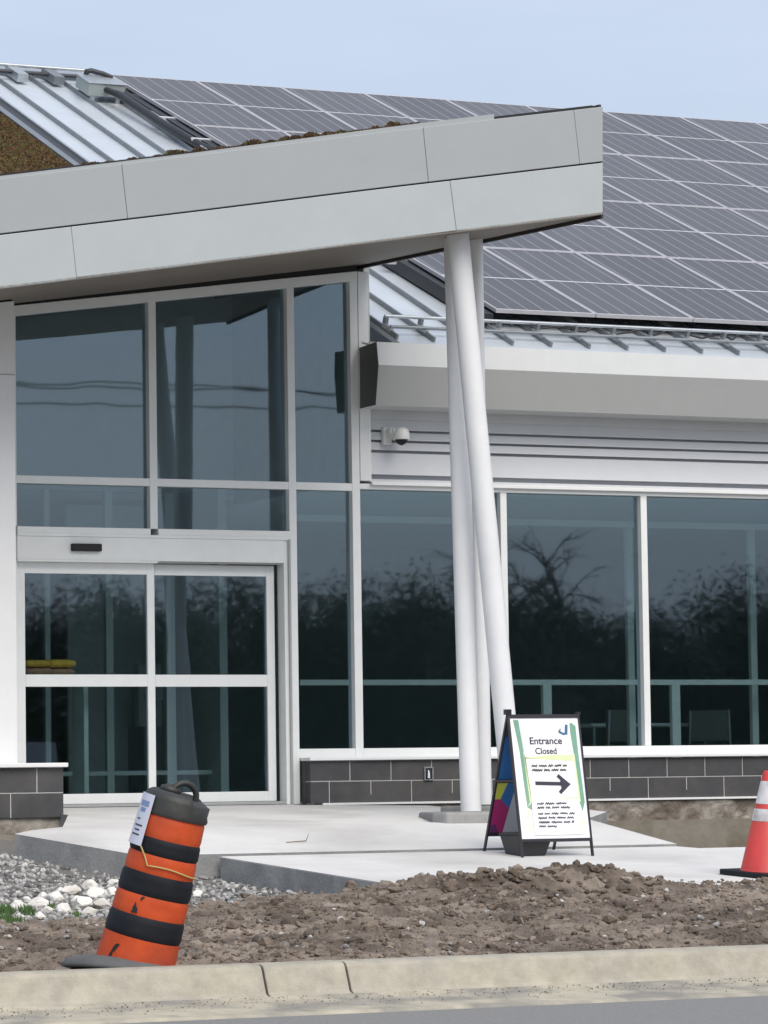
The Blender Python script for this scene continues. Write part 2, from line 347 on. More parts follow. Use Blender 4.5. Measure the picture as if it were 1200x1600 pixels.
for oo in (o, o2):
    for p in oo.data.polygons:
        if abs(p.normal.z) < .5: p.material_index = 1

# dirt bank / gravel bed terrain
bpts = [onG(x, y, -.10) for x, y in [(-200, 1446), (0, 1440), (180, 1430), (330, 1424), (420, 1420), (500, 1414), (575, 1402), (615, 1392)]]
BX = [p[0] for p in bpts]+[-3.1, 20]; BY = [p[1] for p in bpts]+[-7.45, -7.75]
BX = np.array([-40]+BX); BY = np.array([BY[0]]+BY)
mound = []
for px, py, hh, rr in [(880, 1390, .095, .42), (930, 1392, .06, .45), (800, 1396, .08, .40), (735, 1396, .07, .5), (680, 1396, .045, .35), (960, 1394, .05, .35), (1040, 1392, .03, .5), (560, 1440, .03, .4), (60, 1450, .03, .5), (300, 1440, .03, .4)]:
    q = onG(px, py, 0.0); mound.append((q[0], q[1], hh, rr))
def terr(X, Y, fine=True):
    yb = np.interp(X, BX, BY)
    left = X < -3.12
    n1 = fbm(X, Y, 1.3, 3, 1); n2 = fbm(X, Y, 5.0, 4, 2); n3 = fbm(X, Y, 17.0, 3, 3)
    dirt = .07*Y+.0+.06*(n1-.5)
    dirt = dirt-.085*np.clip((-X-4.2)/1.5, 0, 1)*np.clip((Y+10.9)/1.0, 0, 1)
    t = np.clip((Y+11.5)/1.0, 0, 1); dirt = dirt+(-.03)*(1-t)
    if fine: dirt = dirt+.06*(n2-.5)*np.clip(t+.25, 0, 1)+.050*(n3-.5)
    for mx, my, hh, rr in mound:
        d2 = ((X-mx)**2+((Y-my)*1.1)**2)/rr**2
        dirt = dirt+hh*np.exp(-d2*1.6)*(1+.5*(n2-.5)*fine)
    bed = np.interp(Y, [-40, -4.8, -3.4, 1.0], [-2.8, -.336, -.15, .044])-.185+.04*(n1-.5)+(.02*(n3-.5) if fine else 0)
    # edge of the bank with a ragged toe
    e = np.clip((yb+.25*(n2-.5)+.10*(n3-.5)-Y)/.22, 0, 1); e = e*e*(3-2*e)
    z = bed*(1-e)+dirt*e
    under = (~left) & (Y > yb+.05)
    z = np.where(under, np.minimum(z, .07*Y-.30), z)
    z = np.where(X > .6, np.where(Y > -5.0, -.56+.03*(n1-.5), z), z)
    return z
def isdirt(cx, cy):
    yb = np.interp(cx, BX, BY); n2 = fbm(cx, cy, 5.0, 4, 2); n3 = fbm(cx, cy, 17.0, 3, 3)
    return np.where((cy < yb+.25*(n2-.5)+.10*(n3-.5)-.06) | (cx > .5), 0, 1)
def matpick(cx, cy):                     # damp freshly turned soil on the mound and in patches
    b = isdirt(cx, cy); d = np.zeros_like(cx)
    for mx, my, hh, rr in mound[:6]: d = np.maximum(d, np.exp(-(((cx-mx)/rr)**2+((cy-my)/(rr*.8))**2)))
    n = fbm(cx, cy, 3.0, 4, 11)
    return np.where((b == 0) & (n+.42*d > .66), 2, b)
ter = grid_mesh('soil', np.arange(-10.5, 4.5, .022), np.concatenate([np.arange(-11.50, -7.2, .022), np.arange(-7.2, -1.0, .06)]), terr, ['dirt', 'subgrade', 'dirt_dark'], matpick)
struct(ter)
far = grid_mesh('outer_soil', np.concatenate([np.arange(-60, -10.3, 2), [-10.52]]), np.linspace(-11.5, 6, 12), lambda X, Y: .07*Y-.02-.35*(Y > -1), 'dirt'); struct(far)
far = grid_mesh('side_soil', np.concatenate([[4.48], np.arange(6, 60, 3)]), np.array([-11.5, -10.5, -9.5, -8.6, -7.95, -7.85, -5.1, -4.9, -2.5, -.02]), lambda X, Y: np.where(Y > -5.0, -.56, np.where(Y > -7.9, .07*Y-.36, .07*Y)), 'dirt'); struct(far)

def scatter(n, x0, x1, y0, y1, test=None):
    x = rng.uniform(x0, x1, n); y = rng.uniform(y0, y1, n)
    if test is not None:
        k = test(x, y); x, y = x[k], y[k]
    return x, y
# crushed stone in the bed
gx, gy = scatter(15000, -9.2, -3.0, -9.9, -3.4, lambda x, y: (isdirt(x, y) == 1) & (x < -3.0))
gs = rng.uniform(.010, .026, len(gx)); gz = terr(gx, gy)+gs*.3
gr = stones('gravel', np.stack([gx, gy, gz], 1), gs, ['gravel'], .75)
M['gravel_l'] = mat('pale_stone', (.46, .45, .43), .9, var=.2, scale=9, detail=1); M['gravel_d'] = mat('dark_stone', (.13, .13, .128), .9, var=.3, scale=9, detail=1)
for q in ('gravel_l', 'gravel_d'): gr.data.materials.append(M[q])
gr.data.polygons.foreach_set('material_index', np.repeat(rng.choice([0, 0, 1, 2], len(gx)), 20).astype(np.int32))
tag(gr, 'grey crushed stone spread beside the edge of the concrete slab', 'gravel', kind='stuff')
# crumbs and clods on the dirt
dx, dy = scatter(14000, -9.5, 1.5, -11.45, -7.5, lambda x, y: isdirt(x, y) == 0)
ds = rng.exponential(.008, len(dx))+.006; ds = np.minimum(ds, .045)
nearm = np.zeros(len(dx), bool)
for mx, my, hh, rr in mound[:6]: nearm |= ((dx-mx)**2+(dy-my)**2) < (rr*1.1)**2
ds = np.where(nearm, ds*1.35, ds)
dz = terr(dx, dy)+ds*.12
cl = stones('soil_clods', np.stack([dx, dy, dz], 1), ds, ['dirt_clod', 'dirt'], .7)
tag(cl, 'loose brown crumbs and clods of soil on the dirt bank', 'soil clods', kind='stuff')
# bigger broken clumps along the ridge
bx_, by_, bs_ = [], [], []
for px, wd_, n_ in ((870, 90, 34), (800, 60, 14), (735, 50, 14), (960, 50, 16), (690, 40, 8), (1040, 70, 6), (400, 150, 8)):
    for _ in range(n_):
        q_ = onG(px+random.gauss(0, wd_*.5), random.uniform(1378, 1425) if px > 650 else random.uniform(1425, 1480)); bx_.append(q_[0]); by_.append(q_[1]); bs_.append(random.choice([.018, .024, .03, .045])*random.uniform(.8, 1.2))
bx_ = np.array(bx_); by_ = np.array(by_); bs_ = np.array(bs_); bz_ = terr(bx_, by_)+bs_*.25
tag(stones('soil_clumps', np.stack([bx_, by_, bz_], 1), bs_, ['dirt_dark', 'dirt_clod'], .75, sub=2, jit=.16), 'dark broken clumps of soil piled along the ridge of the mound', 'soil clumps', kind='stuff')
ex = rng.uniform(-3.3, 1.2, 420); ey = -7.9+rng.exponential(.16, 420)+.15*np.clip(-ex-1, 0, 2)*.5; ey = np.clip(ey, -7.85, -5.2); es = rng.uniform(.004, .013, 420)
tag(stones('tracked_soil', np.stack([ex, ey, .07*ey-.010+es*.3], 1), es, ['dirt_clod'], .6), 'small crumbs of soil spilled onto the pavement edge', 'soil crumbs', kind='stuff')
# pebbles on the dirt
px_, py_ = scatter(160, -8, 1.0, -11.3, -7.9); pz_ = terr(px_, py_)+.012
pb = stones('pebbles', np.stack([px_, py_, pz_], 1), rng.uniform(.010, .024, len(px_)), ['gravel', 'gravel_l'], .7)
tag(pb, 'small pale pebbles lying scattered on the brown dirt', 'pebbles', kind='stuff')
# the big smooth clod on top of the mound
bm = bmesh.new(); bmesh.ops.create_icosphere(bm, subdivisions=5, radius=1)
q = onG(868, 1388, 0.0)
for v in bm.verts:
    n_ = mnoise.fractal(v.co*1.7, 1.0, 2.0, 5); v.co = v.co*(1+.22*n_); v.co.x *= .25; v.co.y *= .22; v.co.z *= .10
me = bpy.data.meshes.new('soil_lump'); bm.to_mesh(me); bm.free(); me.materials.append(M['dirt_clod'])
for p in me.polygons: p.use_smooth = True
lump = bpy.data.objects.new('soil_lump', me); scn.collection.objects.link(lump); lump.location = (q[0], q[1], terr(np.array([q[0]]), np.array([q[1]]))[0]-.035)
tag(lump, 'largest smooth brown lump of soil on top of the dirt mound', 'soil lump')

# white rubble beside the drum
rk_px = [(28, 1418, 26), (62, 1409, 22), (88, 1402, 24), (112, 1392, 22), (140, 1384, 20), (150, 1398, 26), (172, 1392, 18), (100, 1418, 20), (128, 1412, 26), (76, 1420, 16), (44, 1404, 14), (160, 1412, 24), (182, 1406, 18), (66, 1396, 12), (120, 1404, 14), (30, 1432, 15), (62, 1430, 14), (6, 1436, 12), (140, 1420, 14), (94, 1388, 11), (178, 1376, 14), (308, 1394, 14)]
rocks = []
rk_px = sorted(rk_px)
for i, (x, y, wpx) in enumerate(rk_px):
    p = onG(x, y+4, -.17); sz = wpx/240/2*1.5
    bm = bmesh.new(); bmesh.ops.create_icosphere(bm, subdivisions=3, radius=1)
    sv = Vector((i*3.1, i*1.7, 0))
    for v in bm.verts:
        c = v.co.copy(); k = 1+.35*mnoise.noise(c*1.1+sv)+.12*mnoise.noise(c*3+sv)
        c = c*k
        for ax, lim in ((Vector((.7, .2, .6)).normalized(), .66), (Vector((-.6, -.5, .5)).normalized(), .62), (Vector((.1, -.9, .2)).normalized(), .7)):
            d = c.dot(ax)
            if d > lim: c -= ax*(d-lim)
        v.co = (c.x*sz*1.05, c.y*sz*.9, c.z*sz*.62)
    me = bpy.data.meshes.new('rock'); bm.to_mesh(me); bm.free(); me.materials.append(M['rock'])
    o = bpy.data.objects.new('rock', me); scn.collection.objects.link(o); o.rotation_euler = (random.uniform(-.3, .3), random.uniform(-.3, .3), random.uniform(0, 6))
    o.location = (p[0], p[1], terr(np.array([p[0]]), np.array([p[1]]))[0]+sz*.42)
    tag(o, '%s white broken rock, %s in the rubble left of the striped drum' % ('large' if wpx > 21 else ('small' if wpx < 15 else 'middling'), ['leftmost', 'second from the left', 'third from the left', 'fourth from the left', 'fifth from the left', 'sixth from the left', 'seventh from the left', 'eighth from the left', 'ninth from the left', 'tenth from the left', 'eleventh from the left', 'twelfth from the left', 'thirteenth from the left', 'fourteenth from the left', 'fifteenth from the left', 'seventh from the right', 'sixth from the right', 'fifth from the right', 'fourth from the right', 'third from the right', 'second from the right', 'rightmost'][i]), 'rock', 'white broken rocks beside the drum')
    rocks.append(o)
rocks[-1]['label'] = 'pale rock just right of the striped drum, apart from the rubble'; del rocks[-1]['group']

# weeds and twigs
def tuft(mb, x, y, z, n, h, sp, mt):
    for _ in range(n):
        a = random.uniform(0, 6.28); r = random.uniform(0, sp); bx = x+r*math.cos(a); by = y+r*math.sin(a)
        hh = h*random.uniform(.5, 1.1); ln = random.uniform(-.6, .6)*hh; la = random.uniform(0, 6.28); w_ = .006
        tip = (bx+ln*math.cos(la), by+ln*math.sin(la), z+hh)
        mb.add([(bx-w_, by, z-.01), (bx+w_, by, z-.01), (bx+ln*.4*math.cos(la)+w_*.7, by+ln*.4*math.sin(la), z+hh*.6), tip], [(0, 1, 2), (0, 2, 3)], mt)
wd = MB()
for x, y, n, h, sp in [(4, 1422, 110, .07, .09), (14, 1436, 120, .06, .10), (42, 1424, 70, .06, .06), (0, 1446, 90, .05, .12), (80, 1412, 30, .05, .04), (118, 1424, 14, .04, .04), (24, 1446, 60, .05, .08), (-20, 1430, 120, .07, .15)]:
    p = onG(x, y, -.15); tuft(wd, p[0], p[1], terr(np.array([p[0]]), np.array([p[1]]))[0]+.01, n, h, sp, 'grass')
tag(wd.build('weeds'), 'green weeds growing among the white rubble at the left edge', 'weeds', kind='stuff')
tw = MB()
for x, y, h in [(742, 1374, .13), (752, 1372, .07), (766, 1374, .09), (730, 1378, .06), (1018, 1378, .06), (960, 1380, .05), (1024, 1380, .04), (690, 1384, .05)]:
    p = onG(x, y+4, 0); z = terr(np.array([p[0]]), np.array([p[1]]))[0]
    for k in range(3):
        a = random.uniform(-.5, .5); tw.tube([(p[0], p[1], z-.02), (p[0]+a*.04, p[1], z+h*.5), (p[0]+a*.12, p[1]+.01, z+h*random.uniform(.7, 1))], [.004, .0035, .002], 'straw', 5)
tag(tw.build('twigs'), 'thin dry twigs sticking up from the dirt mound', 'twigs', kind='stuff')
p = onG2(476, 1316); cw = MB(); cw.tube([(p[0]-.16, p[1]-.02, p[2]+.002), (p[0]-.06, p[1]-.03, p[2]+.008), (p[0]+.01, p[1], p[2]+.010), (p[0]+.02, p[1], p[2]+.03), (p[0]+.035, p[1], p[2]+.065)], [.003, .004, .004, .003, .0015], 'straw', 5)
tag(cw.build('dead_sprig'), 'small dead sprig lying on the pale entrance slab', 'twig')

# ================================================================ BUILDING
B = empty('community_building'); tag(B, 'white modern building with sloping canopy, tall glazed entrance and solar roof', 'building')
def P(name, mb, bevel=0, parent=B): return mb.build(name, parent, bevel)
tR = math.tan(R(23.4)); cR = math.cos(R(23.4)); sR = math.sin(R(23.4))
EY, EZ = -.68, 3.985                      # eave line
EYN = -.40; _e = onY(587, 537, EYN); _n = np.array([0, -tR, 1.0]); _p = np.array([0, EY, EZ])
LAM = float((_n@_e-_n@CPOS)/(_n@_p-_n@CPOS))    # eave stands .40 m off the wall
def roofp(X, s, h=0.0):
    p = CPOS+LAM*(np.array([X, EY+s*cR-h*sR, EZ+s*sR+h*cR])-CPOS); return (float(p[0]), float(p[1]), float(p[2]))
# --- window frames. frame grid members
def frame_v(mb, x0, x1, z0, z1, y0=-.03, y1=.10, mt='alu'): mb.box(x0, x1, y0, y1, z0, z1, mt)
heada = (onY(550, 424, 0)[2]-onY(24, 477, 0)[2])/(onY(550, 424, 0)[0]-onY(24, 477, 0)[0])
h0 = onY(550, 424, 0); headz = lambda x: h0[2]+heada*(x-h0[0])
sf = MB()
VX = [(-3.30, -3.14), (-1.92, -1.85), (-.603, -.533), (.012, .088)]
for (a, b), zb in zip(VX, (2.38, 2.38, 0.0, .40)):
    sf.hexa([(a, -.03, zb), (b, -.03, zb), (b, .10, zb), (a, .10, zb)], [(a, -.03, headz(a)-.09), (b, -.03, headz(b)-.09), (b, .10, headz(b)-.09), (a, .10, headz(a)-.09)], 'alu')
sf.hexa([(-3.3, -.033, headz(-3.3)-.09), (.088, -.033, headz(.088)-.09), (.088, .10, headz(.088)-.09), (-3.3, .10, headz(-3.3)-.09)], [(-3.3, -.033, headz(-3.3)-.005), (.088, -.033, headz(.088)-.005), (.088, .10, headz(.088)-.005), (-3.3, .10, headz(-3.3)-.005)], 'alu')
for a, b in ((-3.14, -1.92), (-1.85, -.603), (-.533, .012)): sf.box(a, b, -.026, .10, 2.748, 2.814, 'alu')
for a, b in ((-3.14, -1.92), (-1.85, -.603)): sf.box(a, b, -.040, .10, 2.31, 2.38, 'alu')
sf.box(-3.14, -.603, -.046, -.041, 2.30, 2.325, 'alu')
sf.box(-.533, .012, -.026, .10, .40, .48, 'alu')
SF = P('storefront_frame', sf, .004)
def pane(x0, x1, z0, z1, parent, zt=None, y=.04):
    m_ = MB(); z1l = z1 if zt is None else zt(x0); z1r = z1 if zt is None else zt(x1)
    a = random.uniform(-.0012, .0012)
    m_.hexa([(x0, y, z0), (x1, y+a, z0), (x1, y+a+.008, z0), (x0, y+.008, z0)], [(x0, y, z1l), (x1, y+a, z1r), (x1, y+a+.008, z1r), (x0, y+.008, z1l)], 'glass')
    return m_.build('pane', parent)
e = .0
hz = lambda x: headz(x)-.09
pane(-3.14, -1.92, 2.814, 0, SF, hz); pane(-1.85, -.603, 2.814, 0, SF, hz); pane(-.533, .012, 2.814, 0, SF, hz)
pane(-3.14, -1.92, 2.38, 2.748, SF); pane(-1.85, -.603, 2.38, 2.748, SF); pane(-.533, .012, .48, 2.748, SF)
# --- dark gasket shadow lines
# --- window band on the right
WX = [.088]+[1.49+1.455*k for k in range(0, 5)]
wf = MB(); WE = WX[-1]+.065
wf.box(.088, WE, -.03, .10, 2.765, 2.815, 'alu'); wf.box(.088, WE, -.03, .10, .40, .48, 'alu')
for x in WX[1:]: wf.box(x, x+.065, -.026, .10, .48, 2.765, 'alu')
WF = P('window_frame', wf, .004)
xa = .088
for x in WX[1:]: pane(xa, x, .48, 2.765, WF); xa = x+.065
sl = MB(); sl.box(float(onY(484, 1225, -.2)[0])-.01, WE, -.235, -.031, .374, .402, 'cap'); sl.box(.19, WE, -.07, -.031, 2.80, 2.832, 'cap'); P('sill', sl, .005)
# --- door set
hd = MB(); hd.box(-3.14, -.66, -.035, .05, 2.10, 2.309, 'alu'); hd.box(-3.14, -1.86, -.05, .05, 2.083, 2.1, 'alu'); hd.box(-1.86, -.66, -.02, .05, 2.088, 2.1, 'alu_grey')
HD = P('door_header', hd, .004)
sn = MB(); a = onY(112, 855, -.06); b = onY(158, 855, -.06); sn.box(a[0], b[0], -.085, -.036, a[2]-.032, a[2]+.032, 'dark'); sn.build('motion_sensor', HD, .006)
jb = MB(); jb.box(-.66, -.604, -.028, .12, 0, 2.309, 'alu'); P('door_jamb', jb, .004); jb = MB(); jb.box(-3.3, -3.13, .0, .12, 0, 2.309, 'alu'); P('door_jamb', jb, .004); jb = MB(); jb.box(-.625, -.604, -.05, -.029, 0, 2.31, 'alu_grey'); P('jamb_channel', jb, .003)
def leaf(x0, x1, gx0, gx1, y, label):
    m_ = MB(); zt, zb = 2.083, .03
    m_.box(x0, gx0, y, y+.045, zb, zt, 'alu'); m_.box(gx1, x1, y, y+.045, zb, zt, 'alu')
    m_.box(gx0, gx1, y+.001, y+.044, 1.988, zt, 'alu'); m_.box(gx0, gx1, y+.001, y+.044, 1.026, 1.130, 'alu'); m_.box(gx0, gx1, y+.001, y+.044, zb, .116, 'alu')
    L = P('sliding_door', m_, .004); L['label'] = label
    pane(gx0, gx1, 1.130, 1.988, L, y=y+.02); pane(gx0, gx1, .116, 1.026, L, y=y+.02)
leaf(-3.118, -1.86, -3.045, -1.925, .045, 'left door leaf with bright cloth behind its glass')
leaf(-1.90, -.70, -1.835, -.775, .095, 'right door leaf beside the wide jamb')
th_ = MB(); th_.box(-3.14, -.66, -.02, .15, .004, .028, 'alu_grey'); P('threshold', th_)

# --- trim at the tall bay's right edge, louvre siding
tr_ = MB()
tr_.box(.092, .192, -.035, .12, 2.84, 4.70, 'alu'); tr_.box(.089, .0915, -.02, .1, 2.83, 4.70, 'dark')
P('corner_trim', tr_, .003)
sd_ = MB(); SX0, SX1 = .20, WE+.3
sd_.box(SX0, SX1, .12, .20, 2.80, 4.1, 'siding')
for z0, z1, y in [(2.835, 2.865, .045), (2.905, 3.10, .055), (3.125, 3.195, .06), (3.215, 3.285, .06), (3.305, 3.40, .058), (3.40, 3.70, .075)]:
    # each plank: a face that leans out slightly to a drip edge
    sd_.hexa([(SX0, y-.022, z0), (SX1, y-.022, z0), (SX1, .12, z0), (SX0, .12, z0)], [(SX0, y, z1), (SX1, y, z1), (SX1, .12, z1), (SX0, .12, z1)], 'siding')
P('siding', sd_, .003)
jt = MB(); jt.box(.193, .203, -.03, .12, 2.832, 3.98, 'cap'); P('siding_trim', jt)
fl = MB(); q1 = onY(558, 522, -.1); q2 = onY(590, 533, -.3)
fl.slab((.10, -.08, 4.05), (.24, -.20, 4.0), (.26, -.38, 3.965), (.11, -.20, 4.02), (0, 0, .02), 'cap'); P('flashing', fl)
# --- eave box: upper fascia, undercut lower face, mitred end
ev = MB()
A0 = onY(588.4, 532.5, -.385); A1 = onY(591.6, 570, -.41); A2 = onY(587, 633, -.35); ZT = float(onY(587, 536, -.39)[2])+.012
X1 = 12.0
LL = [(A0[0], -.385, ZT), (A1[0], -.41, A1[2]), (A2[0]+.0, -.35, A2[2]), (A2[0]+.0, .10, A2[2]), (A2[0]+.0, .10, ZT-.02)]
RR = [(X1, -.385, ZT), (X1, -.41, A1[2]), (X1, -.35, A2[2]), (X1, .10, A2[2]), (X1, .10, ZT-.02)]
n = len(LL)
ev.add(LL+RR, [tuple(range(n))], 'end_dark'); ev.add(LL+RR, [tuple(range(2*n-1, n-1, -1))], 'panel_white')
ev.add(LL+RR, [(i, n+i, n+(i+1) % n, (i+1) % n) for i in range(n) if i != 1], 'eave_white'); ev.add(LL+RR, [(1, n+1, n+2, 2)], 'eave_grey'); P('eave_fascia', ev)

# --- roof
rf = MB(); SMAX = 10.12
def rquad(x0, x1, s0, s1, h0_, h1_, mt):
    rf.hexa([roofp(x0, s0, h0_), roofp(x1, s0, h0_), roofp(x1, s1, h0_), roofp(x0, s1, h0_)], [roofp(x0, s0, h1_), roofp(x1, s0, h1_), roofp(x1, s1, h1_), roofp(x0, s1, h1_)], mt)
rquad(.20, 12, .0, SMAX, -.04, .0, 'roofmetal')
rquad(-9, .198, 3.4, SMAX, -.04, .0, 'roofmetal')
k = 0; sx_ = .17+.39*(-1)
while sx_ < 12:
    s0 = .10 if sx_ > .19 else 3.4
    if abs(sx_-.17) < .05: s0 = .14; sx_ = .215
    rquad(sx_-.010, sx_+.010, s0, SMAX-.05, .001, .045, 'seam')
    sx_ = .17+.39*(k); k += 1
    if k == 1: sx_ = .17
seen = None
rquad(-9, .9, SMAX-.22, SMAX, .03, .075, 'galv')
RF = P('roof', rf)
# back slope so that the roof is closed from behind
rb = MB(); a = roofp(-9, SMAX); b = roofp(12, SMAX); rb.slab(a, b, (12, a[1]+6, a[2]-2.6), (-9, a[1]+6, a[2]-2.6), (0, 0, -.05), 'roofmetal'); P('roof_back', rb)
# curb flashing between metal roof and planted roof
cf = MB()
def rbox(mb, x0, x1, s0, s1, h0_, h1_, mt):
    mb.hexa([roofp(x0, s0, h0_), roofp(x1, s0, h0_), roofp(x1, s1, h0_), roofp(x0, s1, h0_)], [roofp(x0, s0, h1_), roofp(x1, s0, h1_), roofp(x1, s1, h1_), roofp(x0, s1, h1_)], mt)
rbox(cf, -.86, -.78, 3.6, 9.9, .0, .10, 'seam'); rbox(cf, -.78, -.50, 3.6, 9.9, .0, .03, 'black_pipe'); rbox(cf, -.56, -.53, 3.6, 9.9, .03, .05, 'galv'); P('roof_curb', cf)

# --- building body: walls and interior
wb = MB()
wb.box(.20, 12, .20, .24, 2.85, 3.90, 'int_wall'); wb.box(WE, 12, -.02, .25, 0, 2.85, 'siding')
wb.box(11.9, 12, .25, 14.9, 0, 3.9, 'siding'); wb.box(-9, -8.9, .05, 14.9, 0, 4.0, 'siding'); wb.box(-9, 12, 14.9, 15, -1.2, 5.5, 'siding')
wb.box(-8.9, -3.31, -.01, .1, 0, 4.2, 'int_wall')
P('wall', wb)
fi = MB(); fi.box(-8.9, 11.9, .12, 14.8, -.25, -.005, 'int_mid'); P('interior_floor', fi)
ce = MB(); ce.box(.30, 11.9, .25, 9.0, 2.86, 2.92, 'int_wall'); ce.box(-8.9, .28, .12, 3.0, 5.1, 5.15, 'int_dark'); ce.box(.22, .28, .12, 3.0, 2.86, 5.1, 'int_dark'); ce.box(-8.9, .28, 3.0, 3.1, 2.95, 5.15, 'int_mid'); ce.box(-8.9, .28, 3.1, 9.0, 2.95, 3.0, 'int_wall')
P('interior_ceiling', ce)
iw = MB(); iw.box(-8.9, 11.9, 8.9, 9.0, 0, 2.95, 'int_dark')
iw.box(-.30, -.22, 2.2, 8.9, 0, 2.95, 'int_mid'); P('interior_wall', iw)
# inner vestibule screen behind the sliding doors, seen through the glass
vs = MB(); yv = 2.4
for x, w_ in [(-2.55, .07), (-1.95, .05), (-1.35, .07), (-.75, .09), (-.22, .08), (-3.4, .08)]: vs.box(x, x+w_, yv, yv+.06, 0, 2.9, 'int_frame')
vs.box(-8.8, -2.62, 4.0, 4.06, 0, 2.9, 'int_wall'); vs.box(-1.1, -.30, 4.0, 4.06, 0, 2.9, 'int_wall'); vs.box(-4, -.3, yv+.001, yv+.059, 2.15, 2.24, 'int_frame'); vs.box(-4, -.3, yv+.001, yv+.059, .28, .32, 'int_frame'); P('vestibule_frame', vs)
# waist-high inner rail and posts behind the window band
ir = MB(); yr = 1.3
ir.box(.1, 8.5, yr, yr+.06, 1.075, 1.125, 'int_frame'); ir.box(.1, 8.5, yr+.3, yr+.36, 2.60, 2.66, 'int_frame')
for x in (2.62, 4.02, 5.5): ir.box(x, x+.09, yr+.001, yr+.05, 0, 1.075, 'int_frame')
for x in (2.30, 3.72, 5.1): ir.box(x, x+.07, yr+.3, yr+.35, .0, 2.60, 'int_mid')
P('interior_rail', ir)
# --- block plinths: blocks proud of a mortar bed
def blocks(mb, xs, y, z0, z1, depth=.08, gap=.010):
    for a, b in zip(xs[:-1], xs[1:]): mb.box(a+gap/2, b-gap/2, y, y+depth, z0+gap/2, z1-gap/2, 'block')
bw = MB(); yb_ = -.20; bx0 = float(onY(484, 1225, yb_)[0])
u0 = float(onY(547, 1203, yb_)[0]); l0 = float(onY(515, 1238, yb_)[0])
up = [bx0]+[round(u0+.4*k, 3) for k in range(0, 22)]; lo = [bx0]+[round(l0+.8*k, 3) for k in range(0, 12)]
xe = up[-1]
blocks(bw, up, yb_, .195, .372); blocks(bw, [v for v in lo if v < xe]+[xe], yb_, .0, .195)
bw.box(bx0+.012, xe-.004, yb_+.006, -.032, .003, .370, 'mortar'); blocks(bw, [bx0+.003, bx0+.0111], yb_+.09, .195, .372, .075, .0); blocks(bw, [bx0+.003, bx0+.0111], yb_+.09, .0, .19, .075, .0)
# half-height score marks in the lower course
for v in [v for v in lo if v < xe-.5][1:]:
    bw.box(v+.4-.004, v+.4+.004, yb_-.002, yb_+.003, .075, .196, 'mortar')
P('block_plinth', bw, .003)
fo = MB()
def rough_face(mb, x0, x1, y, z0, z1, amp, mt, seed, thick=.1):
    xs = np.arange(x0, x1+.001, .035); zs = np.linspace(z0, z1, max(3, int((z1-z0)/.03))); Xg, Zg = np.meshgrid(xs, zs)
    nz_ = fbm(Xg, Zg, 4, 4, seed)+.5*fbm(Xg, Zg, 15, 2, seed+1); Yg = y-amp*(nz_-.4)
    nx_ = len(xs); nzr = len(zs)
    mb.add(np.stack([Xg.ravel(), Yg.ravel(), Zg.ravel()], 1), [(j*nx_+i, j*nx_+i+1, (j+1)*nx_+i+1, (j+1)*nx_+i) for j in range(nzr-1) for i in range(nx_-1)], mt)
rough_face(fo, .0, 9, -.165, -.21, -.012, .06, 'found', 5); fo.box(.0, 9, -.14, .1, -.9, -.013, 'found'); fo.box(.3, 9, -.215, -.14, -.9, -.195, 'found_low')
fo.box(-.4, 9, -.215, -.04, -.012, .006, 'cap')
P('foundation', fo)
# --- left pier: plinth and white wall above
lp = MB(); PX = onY(100, 1240, -1.05)[0]; CX = onY(107, 1197, -1.10)[0]
blocks(lp, [-6.2, -5.8, -5.4, -5.0, -4.6, -4.2, onY(58, 1215, -1.05)[0], PX], -1.05, .13, .335); blocks(lp, [-6.0, -5.6, -5.2, -4.8, -4.4, onY(17, 1255, -1.05)[0], PX], -1.05, -.075, .13)
lp.box(-6.2, PX-.004, -1.044, .0, -.073, .333, 'mortar'); LP = P('pier_plinth', lp, .003)
lc = MB(); lc.box(-6.4, CX, -1.10, .0, .336, .372, 'cap'); lc.build('cap', LP, .006)
ww = MB(); WXr = onY(26, 1000, -.8)[0]; zt_ = onY(20, 470, -.8)[2]
ww.hexa([(-8, -.8, .373), (WXr, -.8, .373), (WXr, 0, .373), (-8, 0, .373)], [(-8, -.8, zt_+.14*(-8-WXr)), (WXr, -.8, zt_), (WXr, 0, zt_), (-8, 0, zt_+.14*(-8-WXr))], 'cap')
P('white_wall', ww, .004)
wj = MB(); zj = onY(12, 585, -.81)[2]; wj.box(-8, WXr-.001, -.803, -.7, zj-.004, zj+.004, 'alu_grey'); P('wall_joint', wj)
lf = MB(); rough_face(lf, -6.2, PX-.01, -1.0, -.20, -.075, .07, 'found', 9); lf.box(-6.2, PX, -.96, .0, -.9, -.076, 'found'); lf.box(-6.2, -3.7, -1.6, -.96, -.9, -.20, 'found_low'); P('pier_foundation', lf)

# --- canopy
SA = .15; SK = onY(575, 412, 0)[2]-SA*onY(575, 412, 0)[0]
_a = onY(709, 371, -2.75); SB = (_a[2]-SA*_a[0]-SK)/_a[1]
sof = lambda x, y: SA*x+SB*y+SK
SN = (-SA, -SB, 1)
Cc = onpl(942, 335, SN, SK); Fl = onpl(0, 451, SN, SK)
dF = (Fl-Cc); dF = dF/dF[0]; Lf = Cc+dF*(-9.5-Cc[0])          # far left end of the front edge
Wp = np.array([.212, 0, 0]); dS = (Wp-Cc)[:2]; back = Cc[:2]+dS*(2.9-Cc[1])/dS[1]
